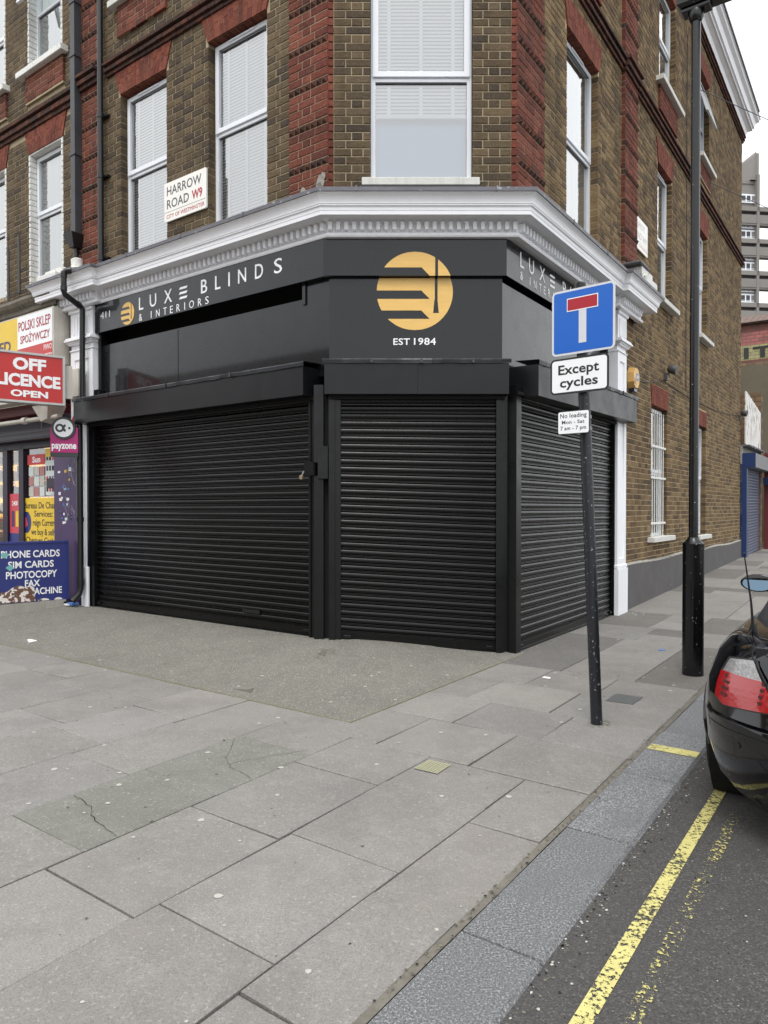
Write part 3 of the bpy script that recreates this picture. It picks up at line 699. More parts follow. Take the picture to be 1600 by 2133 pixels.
# red pilasters with bands of pyramid bricks
pyr = []
def pil(F, u0, u1, z0, z1, n, mat='red_brick', bands=5, holes=[]):
    i = math.ceil(z0 / CO); 
    while i * CO < z1:
        if i % bands == 0: pyr.append((F, u0, u1, i * CO, n)); i += 1; continue
        courses(F, u0, u1, i * CO - .001, i * CO + CO * .7, n, holes, mat, bk, i); i += 1
pil(FL, 0, .513, 4.42, 9.5, .03); pil(FRt, 0, .655, 4.42, 9.5, .03); pil(FRt, 3.38, 3.97, 4.55, 10.4, .05, holes=[(3.3, 4.0, 7.37, 7.54)]); pil(FL, 3.87, 4.40, 4.5, 9.6, .03)
# slim red returns that turn the corner onto the chamfer
for k in range(math.ceil(4.42 / CO), int(7.3 / CO)):
    w = .012 if k % 2 else .0
    bk.append((FC, -.024, .042, k * CO, k * CO + CO - .0095, .010, 'red_brick', random.random(), False)); bk.append((FC, 1.795, 1.86, k * CO, k * CO + CO - .0095, .010, 'red_brick', random.random(), False))
for p in panL: courses(FL, p[0], p[1], p[2], p[3], .035, [], 'red_brick', bk, 8)
for p in panR: courses(FRt, p[0], p[1], p[2], p[3], .035, [], 'red_brick', bk, 9)
lay_bricks(bld, bk, 300)
def pyramids(m):
    for F, u0, u1, z, n in pyr:
        k = max(4, round((u1 - u0) / .078)); w = (u1 - u0) / k
        for i in range(k):
            a, b = u0 + w * i + .003, u0 + w * (i + 1) - .003; c, d = z + .002, z + CO - .012; q = n - .0025
            base = [F(a, q, c), F(b, q, c), F(b, q, d), F(a, q, d)]; back = [F(a, q - .08, c), F(b, q - .08, c), F(b, q - .08, d), F(a, q - .08, d)]
            m.add(back + base + [F((a + b) / 2, n + .030, (c + d) / 2)], [(0, 1, 5, 4), (1, 2, 6, 5), (2, 3, 7, 6), (3, 0, 4, 7), (4, 5, 8), (5, 6, 8), (6, 7, 8), (7, 4, 8)], 'dark_brick', random.random())
        m.quad(F(u0, n - .02, z - .01), F(u1, n - .02, z - .01), F(u1, n - .02, z + CO), F(u0, n - .02, z + CO), 'mortar')
part('pyramid_bricks', bld, pyramids, kind='stuff')
def beds(m):
    for F, u0, u1, z0, z1, n in ((FL, .004, .509, 4.42, 9.5, .03), (FRt, .004, .651, 4.42, 9.5, .03), (FRt, 3.384, 3.966, 4.55, 7.36, .05), (FRt, 3.384, 3.966, 7.56, 10.3, .05), (FL, 3.874, 4.396, 4.5, 6.9, .03), (FL, 3.874, 4.396, 7.1, 9.6, .03)): m.box(F, u0, u1, -.01, n - .006, z0, z1, 'mortar_red')
    for p in panL: m.box(FL, p[0] + .004, p[1] - .004, -.01, .029, p[2] + .004, p[3] - .004, 'mortar_red')
    for p in panR: m.box(FRt, p[0] + .004, p[1] - .004, -.01, .029, p[2] + .004, p[3] - .004, 'mortar_red')
part('mortar_bed', bld, beds, kind='stuff')
for F, L, s in ((FL, archL, 0), (FRt, archR, 5)):
    for i, (a, b, c, d) in enumerate(L): part('flat_arch', bld, lambda m: arch(m, F, a, b, c + .002, d, .012, 'rubbed_brick', 13, .11 if c > 4 else .05, i + s))
part('string_course', bld, lambda m: string_course(m, FL, 0, 3.72, 6.91, 7.07)); part('string_course', bld, lambda m: string_course(m, FRt, 0, 13.05, 7.37, 7.54, mat='dark_brick'))
part('string_course', bld, lambda m: string_course(m, FRt, 0, 13.05, 10.42, 10.56, mat='dark_brick'))
part('pilaster_cap', bld, lambda m: string_course(m, FL, 3.85, 4.41, 6.90, 7.09, .04)); part('pilaster_cap', bld, lambda m: string_course(m, FRt, 3.36, 3.99, 7.36, 7.56, .05))
# eaves cornice
def eaves(m):
    base = [FRt(-.2, 0, 0), FRt(13.02, 0, 0), FRt(13.02, -3, 0)]
    prof = [(.0, 10.52), (.04, 10.56), (.10, 10.70), (.16, 10.74), (.2, 10.75), (.2, 10.80), (.235, 10.81), (.24, 10.85), (.265, 10.93), (.33, 10.98), (.34, 11.03), (.36, 11.04), (.36, 11.08), (-.1, 11.10)]
    sweep(m, base, prof, 'white_gloss'); m.box(FRt, -.2, 13.0, .33, .385, 11.05, 11.10, 'lead')
part('eaves_cornice', bld, eaves)
# windows
window(bld, FL, .865, 1.77, 4.52, 6.63, 5.62, 'slats', seed=1); window(bld, FL, 2.535, 3.43, 4.52, 6.60, 5.60, 'slats', seed=2)
window(bld, FL, .865, 1.77, 7.78, 9.6, 8.7, 'net', seed=3); window(bld, FL, 2.535, 3.43, 7.78, 9.6, 8.7, 'net', seed=4)
window(bld, FC, .409, 1.412, 4.62, 7.1, 5.66, 'slats', n=-.09, vent=False, blind_to=5.32, room='blind_blue')
window(bld, FRt, 1.37, 2.41, 4.6, 6.87, 5.72, 'half', seed=6); window(bld, FRt, 5.25, 6.12, 4.72, 6.87, 5.75, 'half', seed=7); window(bld, FRt, 8.14, 8.97, 4.72, 6.8, 5.75, 'half', seed=8)
window(bld, FRt, 1.37, 2.41, 8.15, 9.9, 9.0, 'half', seed=9); window(bld, FRt, 5.31, 6.32, 8.18, 9.9, 9.05, 'half', seed=10, vent=False); window(bld, FRt, 8.18, 9.09, 8.16, 9.88, 9.0, 'half', seed=11, top_open=True, vent=False)
gw = window(bld, FRt, 4.94, 5.89, .93, 3.0, 1.95, 'half', seed=12, vent=False); window(bld, FRt, 8.14, 8.95, .86, 3.0, 1.95, 'half', seed=13, vent=False)
def bars(m):
    for u in [4.98 + .13 * k for k in range(7)]: m.tube([FRt(u, -.03, .93), FRt(u, -.03, 2.93)], .009, 'white_flake', 8)
    for z in (1.12, 1.85, 2.35): m.box(FRt, 4.93, 5.93, -.045, -.018, z, z + .035, 'white_flake', bev=.003)
part('security_bars', gw, bars)
for a, b, z, zt in ((5.05, 6.22, 4.64, 4.72), (8.0, 9.1, 4.64, 4.72), (5.12, 6.5, 8.10, 8.18), (8.02, 9.25, 8.08, 8.16), (1.25, 2.55, 8.08, 8.15)): sill(bld, FRt, a, b, z, zt, .12)
sill(bld, FRt, 4.75, 6.08, .85, .93, .1); sill(bld, FRt, 8.0, 9.08, .78, .86, .1); sill(bld, FL, 2.4, 3.57, 7.70, 7.78, .1); sill(bld, FL, .73, 1.9, 7.70, 7.78, .1)
part('sill', bld, lambda m: m.box(FC, .324, 1.475, -.08, .07, 4.535, 4.612, 'stone_sill', bev=.006)); sill(bld, FL, .75, 1.9, 4.40, 4.52, .06, 'white_flake'); sill(bld, FL, 2.4, 3.55, 4.40, 4.52, .06, 'white_flake'); sill(bld, FRt, 1.25, 2.55, 4.5, 4.6, .07, 'white_flake')
# rendered plinth
def plinth(m):
    N = 30; rr = random.Random(2)
    for k in range(N):
        a, b = 3.47 + (13.02 - 3.47) * k / N, 3.47 + (13.02 - 3.47) * (k + 1) / N; z0 = .565 + .012 * math.sin(a * 2.1); z1 = .565 + .012 * math.sin(b * 2.1)
        m.quad(FRt(a, .035, -.3), FRt(b, .035, -.3), FRt(b, .035, z0 + .0), FRt(a, .035, z0), 'plinth_grey'); m.quad(FRt(a, .035, z0), FRt(b, .035, z0), FRt(b, -.01, z0 + .035), FRt(a, -.01, z0 + .035), 'concrete')
    m.quad(FRt(13.02, .035, -.3), FRt(13.02, -.3, -.3), FRt(13.02, -.3, .57), FRt(13.02, .035, .57), 'plinth_grey')
part('plinth', bld, plinth)
# mortar stains at the pilaster foot and iron ties beside the sill
part('cement_patch', bld, lambda m: [m.add([FL(u + r * math.cos(t) * rs.uniform(.6, 1.2), .036, z + r * 1.3 * math.sin(t) * rs.uniform(.6, 1.3)) for t in [x * PI / 5 for x in range(10)]], [tuple(range(10))], 'concrete') for u, z, r in ((.1, 4.52, .07), (.08, 4.60, .05), (.32, 4.56, .045), (.05, 4.66, .03))], kind='stuff')
def ties(m, u):
    if 1:
        P = [FC(u + .035 * math.cos(t * .7), .03 + .01 * math.sin(t), 4.545 + .035 * math.sin(t * .7)) for t in range(10)]; m.tube(P, .006, 'pipe_grey', 6)
        m.tube([FC(u - .06, .02, 4.52), FC(u + .07, .05, 4.50)], .005, 'pipe_grey', 6)
part('cable_coil', bld, lambda m: ties(m, .28)); part('cable_coil', bld, lambda m: ties(m, 1.52))

# ================================================================== SHOPFRONT
shop = thing('shopfront', 'black painted shopfront with white cornice and pilasters wrapping the corner', 'shopfront', (CL.x, 6.9, 0))
x0 = FL(4.79, .0, 0)
base = [FL(4.79, -.12, 0), FL(4.79, .07, 0), FL(3.84, .07, 0), FL(3.84, 0, 0), CL.copy(), CR.copy(), FRt(3.0, 0, 0), FRt(3.0, .07, 0), FRt(3.93, .07, 0), FRt(3.93, -.12, 0)]
def cornice(m):
    prof = [(0., 4.03), (.055, 4.035), (.062, 4.05), (.055, 4.072), (.035, 4.078), (.035, 4.175), (.05, 4.185), (.11, 4.20), (.185, 4.20), (.185, 4.188), (.212, 4.188), (.212, 4.225), (.216, 4.228), (.216, 4.262), (.232, 4.268), (.232, 4.278), (.238, 4.284),
            (.238, 4.296), (.243, 4.318), (.253, 4.34), (.268, 4.357), (.285, 4.368), (.285, 4.375), (.29, 4.378)]
    sweep(m, base, prof, 'white_gloss')
part('cornice', shop, cornice)
def flashing(m):
    A = mitre(base, .29); 
    sweep(m, base, [(.272, 4.374), (.298, 4.376), (.3, 4.413), (.285, 4.42), (-.05, 4.46)], 'lead')
part('lead_flashing', shop, flashing)
def rolls(m):
    for F, u in ((FL, .9), (FL, 1.9), (FL, 2.9), (FL, 3.7), (FC, .27), (FC, 1.6), (FRt, .8), (FRt, 1.9), (FRt, 2.85)): m.box(F, u, u + .016, .28, .305, 4.372, 4.424, 'lead', bev=.003)
part('lead_lap', shop, rolls)
# dentils, each one a part
def dentils():
    me = None
    def mk(F, u, n):
        nonlocal me
        m = MB(); a, b = u - .019, u + .019
        m.hexa([F(a, n, 4.093), F(b, n, 4.093), F(b, n + .05, 4.097), F(a, n + .05, 4.097), F(a, n, 4.172), F(b, n, 4.172), F(b, n + .058, 4.172), F(a, n + .058, 4.172)], 'white_gloss'); m.build('dentil', shop)
    for k in range(48): mk(FL, .03 + k * .0785, .034)
    for k in range(24): mk(FC, .014 + k * .0785, .034)
    for k in range(38): mk(FRt, .03 + k * .0785, .034)
    for k in range(12): mk(FL, 3.88 + k * .0785, .104)
    for k in range(11): mk(FRt, 3.04 + k * .0785, .104)
dentils()
# carcass behind everything
FX0, FX1 = -.562, 1.21       # corners of the fascia in plan at depth 7
FCP = [FL(4.4, -.30, 0), FL(.1, -.30, 0), Vector((FX1 - .1, 7.3, 0)), FRt(3.2, -.36, 0)]
part('carcass', shop, lambda m: [m.quad(FCP[i] + UP * -.2, FCP[i + 1] + UP * -.2, FCP[i + 1] + UP * 4.2, FCP[i] + UP * 4.2, 'void_black') for i in range(3)])
def prism(m, pts, z0, z1, mat):
    n = len(pts); m.add([p + UP * z0 for p in pts] + [p + UP * z1 for p in pts], [tuple(range(n))[::-1], tuple(range(n, 2 * n))] + [(i, (i + 1) % n, (i + 1) % n + n, i + n) for i in range(n)], mat)
part('soffit_board', shop, lambda m: (prism(m, [FRt(3.05, .03, 0), FRt(3.05, -.2, 0), Vector((FX1 - .2, 7.25, 0)), Vector((FX1 + .06, 6.97, 0))], 4.042, 4.07, 'white_gloss'), prism(m, [FL(3.95, .03, 0), FL(3.95, -.2, 0), Vector((-.3, 7.3, 0)), Vector((FX1, 7.2, 0)), Vector((FX1, 6.97, 0)), Vector((-.56, 6.965, 0))], 4.043, 4.069, 'white_gloss')))
part('end_panel', shop, lambda m: m.box(FL, 3.955, 3.985, -.4, -.02, 2.7, 4.04, 'black_paint')); part('end_panel', shop, lambda m: m.box(FRt, 3.0, 3.06, -.4, -.07, 2.7, 4.04, 'black_paint'))
# fascia boards
YF = 6.985
cLf = Vector((-.566, YF, 0)); cRf = Vector((1.214, YF, 0))
fl_ = FL(3.955, .045, 0)
def lineLx(n, y):   # point of the left plane at offset n with depth y
    P = FL(0, n, 0); t = (y - P.y) / dL.y; return P + dL * t
def lineRx(n, y):
    P = FRt(0, n, 0); t = (y - P.y) / dR.y; return P + dR * t
cLf = lineLx(.045, YF)
NR = -.062
cRf = lineRx(NR, YF)
part('fascia_board', shop, lambda m: prism(m, [cLf, fl_, FL(3.955, -.02, 0), lineLx(-.02, YF + .02)], 3.663, 4.036, 'charcoal_panel'))
part('fascia_board', shop, lambda m: prism(m, [cLf + Vector((.003, -.001, 0)), cRf + Vector((0, -.001, 0)), cRf + Vector((-.02, .07, 0)), cLf + Vector((.02, .07, 0))], 3.670, 4.040, 'charcoal_panel'))
part('fascia_board', shop, lambda m: prism(m, [cRf + Vector((.002, .002, 0)), FRt(3.0, NR, 0), FRt(3.0, NR - .06, 0), cRf + Vector((-.01, .07, 0))], 3.672, 4.040, 'charcoal_panel'))
# lower panels
Y2 = 7.04
pL = lineLx(-.03, Y2); pR = lineRx(-.12, Y2)
part('lower_panel', shop, lambda m: (m.quad(FL(3.89, -.03, 2.7), FL(.33, -.03, 2.7), FL(.33, -.03, 3.51), FL(3.89, -.03, 3.51), 'charcoal_panel'), m.box(FL, .33, 3.89, -.06, -.031, 3.49, 3.51, 'charcoal_panel')))
part('lower_panel', shop, lambda m: (m.quad(FL(.33, -.03, 2.7), pL + UP * 2.7, pL + UP * 3.66, FL(.33, -.03, 3.66), 'charcoal_panel'), m.box(FL, .33, .37, -.06, -.012, 3.45, 3.663, 'charcoal_panel')))
part('lower_panel', shop, lambda m: m.quad(pL + UP * 2.7, pR + UP * 2.7, pR + UP * 3.69, pL + UP * 3.69, 'charcoal_panel'))
part('lower_panel', shop, lambda m: m.quad(pR + UP * 2.7, FRt(3.0, -.12, 2.7), FRt(3.0, -.12, 3.62), pR + UP * 3.62, 'charcoal_panel'))
part('side_post', shop, lambda m: (m.box(FL, 3.89, 3.95, -.08, .0, 2.8, 3.66, 'black_paint', bev=.004), m.box(FL, 3.86, 3.99, -.02, .05, 2.83, 2.93, 'black_paint', bev=.004)))
part('panel_seam', shop, lambda m: m.box(FL, 2.36, 2.366, -.031, -.0265, 2.8, 3.5, 'black_paint'))
# logos and lettering
def logo(m, P, tx, tn, R, mat, zsplit=None, side=0, th=.003):
    bars_ = [(-.41, -.64 + .0), ]
    B = [(.592, .363, .172, .393), (.038, -.183, .172, .393), (-.485, -.706, .172, .393)]
    ys = set(); N = 150
    for k in range(N + 1): ys.add(round(-1 + 2 * k / N, 5))
    for t, b, *_ in B: ys |= {t, b}
    ys |= {-.198, -.553}
    if zsplit is not None: ys.add(zsplit)
    ys = sorted(ys)
    def iv(y, ym):
        h = math.sqrt(max(0, 1 - y * y)); L = [(-h, h)]; cuts = []
        for t, b, xa, xb in B:
            if b < ym < t: cuts.append((-2, xa + (xb - xa) * (t - y) / (t - b)))
        if ym > -.198: cuts.append((.525, .60))
        elif ym > -.553: w = .04 + .035 * (-.198 - y) / .355; cuts.append((.557 - w, .557 + w))
        for a, b in cuts:
            nl = []
            for p, q in L: nl += [(p, min(q, a)), (max(p, b), q)]
            L = nl
        return L
    for y0, y1 in zip(ys, ys[1:]):
        ym = (y0 + y1) / 2
        if zsplit is not None and ((side > 0) != (ym > zsplit)): continue
        for (a, b), (c, d) in zip(iv(y0, ym), iv(y1, ym)):
            if b <= a and d <= c: continue
            b = max(a, b); d = max(c, d)
            m.quad(P + tx * a * R + UP * y0 * R + tn * th, P + tx * b * R + UP * y0 * R + tn * th, P + tx * d * R + UP * y1 * R + tn * th, P + tx * c * R + UP * y1 * R + tn * th, mat)
RL = .378; zc = 3.525; X = Vector((1, 0, 0)); N0 = Vector((0, -1, 0)); lx = CL.x + .846
split = (3.668 - zc) / RL
part('logo', shop, lambda m: (logo(m, Vector((lx, YF - .001, zc)), X, N0, RL, 'gold', split, 1), logo(m, Vector((lx, Y2, zc)), X, N0, RL, 'gold', split, -1)))
part('lettering', shop, lambda m: text(m, 'EST', Vector((CL.x + .633, Y2, 3.0)), X, N0, .165, .066, 'letter_white', 1.05, .012))
part('lettering', shop, lambda m: text(m, '1984', Vector((CL.x + .838, Y2, 3.0)), X, N0, .218, .07, 'letter_white', 1.05, .012))
def luxe(m, F, P, dx, n, z, zl, row):
    tx, tn = F.tx, F.n; H = .153
    T = lambda s, w, off, zz, h, bo=.01: text(m, s, P + tx * off + tn * n + UP * zz, tx, tn, w, h, 'letter_white', 1.0, bo)
    if row == 0:
        T('L', .088, 0, z, H, .004); T('U', .125, .215, z, H, .004); T('X', .145, .49, z, H, .004)
    for k in range(3 if row == 0 else 0):
        w0, y = [.155, .155, .155][k], z + k * .056; o = .765; s = .022
        q = [P + tx * (o + (0 if k != 9 else 0)) + UP * y, P + tx * (o + .135) + UP * y, P + tx * (o + .135 + .02) + UP * (y + .026), P + tx * (o + .02) + UP * (y + .026)]
        m.add([p + tn * (n + .003) for p in q], [(0, 1, 2, 3)], 'letter_white')
    for s, o, w in () if row != 1 else (('B', 1.153, .105), ('L', 1.39, .088), ('I', 1.605, .024), ('N', 1.76, .125), ('D', 2.02, .12), ('S', 2.30, .115)): T(s, w, o, z, H, .004)
    o = 0
    for s, o, w in () if row != 2 else (('&', .0, .062), ('I', .235, .013), ('N', .335, .068), ('T', .475, .062), ('E', .60, .052), ('R', .72, .06), ('I', .86, .013), ('O', .945, .085), ('R', 1.10, .06), ('S', 1.225, .056)): T(s, w, o, zl, .085, -.004)
for row in range(3): part('lettering', shop, lambda m: luxe(m, FL, FL(3.008, 0, 0), 1, .046, 3.812, 3.679, row))
part('lettering', shop, lambda m: text(m, '411', FL(3.82, .046, 3.83), FL.tx, FL.n, .2, .085, 'letter_white', 1., -.01))
part('logo', shop, lambda m: logo(m, FL(3.242, .046, 3.812), FL.tx, FL.n, .14, 'gold'))
for row in range(3): part('lettering', shop, lambda m: luxe(m, FRt, FRt(.25, NR, 0), 1, .001, 3.842, 3.715, row))
# side pilasters
def pilaster(m, F, u0, u1, s=1, cut=None):
    top0, top1 = u0, u1
    m.box(F, u0, u1, -.1, .06, 3.66, 3.985, 'white_gloss'); w = u1 - u0
    for k in range(6): m.box(F, u0 + w * (.14 + k * .13), u0 + w * (.14 + k * .13) + .03, .06, .072, 3.70, 3.93, 'white_gloss', bev=.005)
    m.box(F, u0 - .02, u1 + .02, -.1, .085, 3.985, 4.035, 'white_gloss', bev=.008)
    for z0, z1, n1 in ((3.635, 3.66, .115), (3.605, 3.635, .13), (3.585, 3.605, .105), (3.565, 3.585, .09)): m.box(F, u0 - (n1 - .06) * .8, u1 + (n1 - .06) * .8, -.1, n1, z0, z1, 'white_gloss', bev=.005)
    m.box(F, u0, u1, -.1, .05, 3.50, 3.565, 'white_gloss'); m.box(F, u0 - .008, u1 + .008, -.1, .075, 3.48, 3.5, 'white_gloss', bev=.004)
    m.box(F, u0, u1, -.1, .045, 2.5, 3.48, 'white_gloss')
    for a, b in ((u0, u0 + .09), (u1 - .09, u1)): m.box(F, a, b, .045, .062, 2.5, 3.48, 'white_gloss', bev=.004)
    m.box(F, u0 + .09, u1 - .09, .045, .062, 3.36, 3.48, 'white_gloss', bev=.004)
    if cut: u1 = cut; u0 = u0 + .12
    m.box(F, u0, u1, -.1, .045, .0, 2.5, 'white_gloss')
    if cut: m.box(F, u0, u1, .045, .07, -.1, .6, 'white_gloss', bev=.004); return
    for a, b in ((u0, u0 + .09), (u1 - .09, u1)): m.box(F, a, b, .045, .062, .62, 2.5, 'white_gloss', bev=.004)
    for a, b in ((.62, .70),): m.box(F, u0 + .09, u1 - .09, .045, .062, a, b, 'white_gloss', bev=.004)
    m.box(F, u0 - .02, u1 + .02, -.1, .085, -.1, .56, 'white_gloss'); m.box(F, u0 - .02, u1 + .02, -.1, .075, .56, .62, 'white_gloss', bev=.015)
part('pilaster', shop, lambda m: pilaster(m, FL, 3.985, 4.5, 1, 4.26)); part('pilaster', shop, lambda m: pilaster(m, FRt, 3.06, 3.44))
part('pilaster_block', shop, lambda m: (m.box(FL, 4.40, 4.87, -.05, .33, 4.385, 4.50, 'white_flake', bev=.012), m.box(FL, 4.36, 4.78, -.05, .26, 4.50, 4.565, 'white_flake', bev=.01), m.box(FL, 4.0, 4.62, -.05, .24, 4.452, 4.475, 'lead'),
    m.tube([FL(4.30, .08, 4.46), FL(4.30, .08, 4.50), FL(4.30, .08, 4.53), FL(4.30, .08, 4.6), FL(4.30, .08, 4.68), FL(4.30, .08, 4.70)], [.19, .12, .09, .075, .08, .05], 'white_flake', 16)), 'a')
part('pilaster_block', shop, lambda m: (m.box(FRt, 3.46, 4.0, -.05, .32, 4.41, 4.56, 'white_flake', bev=.012), m.box(FRt, 3.42, 3.94, -.05, .27, 4.56, 4.68, 'white_flake', bev=.012), m.box(FRt, 3.30, 3.75, -.05, .29, 4.685, 4.72, 'lead', bev=.01)))
# ---- roller shutters
def slat_prof(F, u0, u1, zf, n, mat):
    m = MB(); P = 75e-3
    pr = [(.000, 0.), (.0105, .0015), (.012, .0045), (.0115, .007), (.000, .009), (.000, .0135), (.0095, .0145), (.011, .017), (.0105, .0195), (.001, .0215)] + [(.001 + .0135 * math.sin(PI * t / 8) ** .6, .0215 + .0515 * t / 8) for t in range(1, 9)] + [(-.003, .075)]
    K = 1
    for (n0, a), (n1, b) in zip(pr, pr[1:]):
        m.quad(F(u0, n + n0, zf(u0, a)), F(u1, n + n0, zf(u1, a)), F(u1, n + n1, zf(u1, b)), F(u0, n + n1, zf(u0, b)), mat)
    return m
def shutter(F, u0, u1, b0, b1, t, n, label, mat='shutter_black', frame='black_paint', count=32, name='roller_shutter', P=.075, gap=None, group=None):
    """b0, b1: bottom height at either end; t: height of the top; slats fan gently from the sloping sill to the level head"""
    th = thing(name, label, 'shutter', F((u0 + u1) / 2, n, min(b0, b1)), group)
    H = count
    def zf_for(k):
        def zf(u, a):
            s = (u - u0) / (u1 - u0); bt = b0 + (b1 - b0) * s; tt = t
            return bt + .085 + (tt - bt - .085) * (k + a / .075) / H
        return zf
    for k in range(H):
        m = slat_prof(F, u0, u1, zf_for(k + random.uniform(-.02, .02)), n + random.uniform(-.0015, .0015), mat)
        m.build('slat', th, 'a')
    zb = lambda u, a: b0 + (b1 - b0) * (u - u0) / (u1 - u0) + a
    part('bottom_rail', th, lambda m: (m.box(F, u0, u1, n - .01, n + .012, .008, .085, mat, zf=zb), m.box(F, u0, u1, n - .01, n + .03, .004, .012, mat, zf=zb), m.box(F, u0, u1, n, n + .02, .07, .078, mat, zf=zb)))
    part('lock', th, lambda m: m.box(F, u0 + .03, u0 + .10, n + .01, n + .035, .03, .06, frame, bev=.004, zf=zb)); part('lock', th, lambda m: m.box(F, u1 - .10, u1 - .03, n + .01, n + .035, .03, .06, frame, bev=.004, zf=zb))
    return th
s1 = shutter(FL, .234, 4.02, .085, .085, 2.50, -.02, 'wide black roller shutter pulled down on the left side of the corner shop', group='black roller shutters of the corner shop')
s2 = shutter(FC, .111, 1.648, .06, -.055, 2.47, -.02, 'narrow black roller shutter over the corner doorway below the round gold logo', count=31, group='black roller shutters of the corner shop')
s3 = shutter(FRt, .09, 3.03, -.06, -.055, 2.53, -.02, 'black roller shutter on the side street, partly behind the leaning signpost', group='black roller shutters of the corner shop')
part('guide_rail', s1, lambda m: (m.box(FL, .075, .234, -.06, .035, -.0, 2.6, 'black_paint', bev=.004), m.box(FL, .21, .236, -.06, .045, .03, 2.6, 'black_paint', bev=.003)))
part('guide_rail', s1, lambda m: (m.box(FL, 4.02, 4.10, -.06, .03, .0, 2.6, 'black_paint', bev=.004), m.box(FL, 4.10, 4.15, -.06, .05, .0, 2.6, 'black_paint', bev=.004)))
part('guide_rail', s2, lambda m: (m.box(FC, -.005, .055, -.06, .04, -.02, 2.5, 'black_paint', bev=.004), m.box(FC, .055, .112, -.06, .022, -.02, 2.5, 'black_paint', bev=.004)))
part('guide_rail', s2, lambda m: (m.box(FC, 1.648, 1.70, -.06, .03, -.15, 2.5, 'black_paint', bev=.004), m.box(FC, 1.70, 1.73, -.06, .01, -.15, 2.5, 'black_paint', bev=.004)))
part('guide_rail', s3, lambda m: m.box(FRt, -.02, .092, -.06, .03, -.15, 2.6, 'black_paint', bev=.004))
part('guide_rail', s3, lambda m: m.box(FRt, 3.03, 3.09, -.06, .03, -.15, 2.6, 'black_paint', bev=.004))
part('letter_slot', s1, lambda m: m.box(FL, .98, 1.24, -.01, .004, .235, .275, 'void_black', bev=.004))
part('corner_post', shop, lambda m: (m.box(FC, -.155, -.06, -.14, .0, -.02, 2.6, 'black_paint', bev=.003), m.box(FC, -.06, -.008, -.16, -.05, -.02, 2.6, 'void_black')))
part('corner_post', shop, lambda m: (m.box(FC, 1.73, 1.80, -.14, -.04, -.2, 2.6, 'black_paint', bev=.003), m.box(FC, 1.80, 1.86, -.14, -.10, -.2, 2.6, 'void_black')))
part('key_switch_box', shop, lambda m: m.box(FC, -.11, -.012, -.04, .06, 1.665, 1.985, 'black_paint', bev=.004))
# lock bracket with padlock
part('lock_bracket', s1, lambda m: m.box(FL, .08, .20, .03, .15, 1.70, 1.83, 'black_paint', bev=.004))
def padl(m):
    m.box(FL, .235, .275, .12, .14, 1.665, 1.705, 'brass', bev=.004); m.tube([FL(.245, .13, 1.70), FL(.235, .13, 1.735), FL(.215, .13, 1.75), FL(.222, .13, 1.73), FL(.262, .13, 1.70)], .005, 'alu', 8)
tag(part('padlock', None, padl), 'small brass padlock hanging from the black lock bracket on the left shutter', 'padlock')
# ---- shutter housings
def housing(par, F, u0, u1, n1, z0, z1, seam=None, zf=None):
    part('shutter_box', par, lambda m: (m.box(F, u0, seam - .001 if seam else u1, -.16, n1, z0, z1, 'charcoal_box', bev=.003, zf=zf), m.box(F, seam + .001, u1, -.16, n1 - .001, z0, z1, 'charcoal_box', bev=.003, zf=zf) if seam else None))
    def fl2(m):
        K = int((u1 - u0) / .09); rr = random.Random(int(u1 * 100)); zz = zf or (lambda u, z: z); w = [rr.uniform(-.004, .004) for _ in range(K + 1)]; w2 = [rr.uniform(-.004, .004) for _ in range(K + 1)]
        for k in range(K):
            a, b = u0 - .02 + (u1 - u0 + .04) * k / K, u0 - .02 + (u1 - u0 + .04) * (k + 1) / K; d = (w[k], w[k + 1]); e = (w2[k], w2[k + 1])
            q = [[(n1 + .012 + dd, z1 - .004 + ee), (n1 + .02 + ee, z1 + .03), (n1 + .012, z1 + .04 + dd * .5), (-.05, z1 + .055)] for dd, ee in zip(d, e)]
            for j in range(3): m.quad(F(a, q[0][j][0], zz(a, q[0][j][1])), F(b, q[1][j][0], zz(b, q[1][j][1])), F(b, q[1][j + 1][0], zz(b, q[1][j + 1][1])), F(a, q[0][j + 1][0], zz(a, q[0][j + 1][1])), 'black_lead')
        for t in (.25, .52, .8):
            u = u0 + (u1 - u0) * t; m.box(F, u, u + .02, n1 + .01, n1 + .028, z1 - .006, z1 + .044, 'black_lead', bev=.003, zf=zf)
    part('flashing', par, fl2, 'a')
pm('black_lead', (48, 50, 54), .36, .2, 6, .003, 22, spec=.6)
housing(s1, FL, .17, 4.21, .2, 2.487, 2.775)
housing(s2, FC, -.04, 1.757, .12, 2.487, 2.79, .87)
housing(s3, FRt, .12, 3.45, .2, 2.485, 2.80, zf=lambda u, z: z + .018 * u)
part('head_trim', s2, lambda m: m.box(FC, .0, 1.73, -.1, .06, 2.45, 2.49, 'void_black')); part('head_trim', s1, lambda m: m.box(FL, .08, 4.15, -.1, .05, 2.46, 2.49, 'void_black')); part('head_trim', s3, lambda m: m.box(FRt, .0, 3.05, -.1, .05, 2.50, 2.53, 'void_black'))

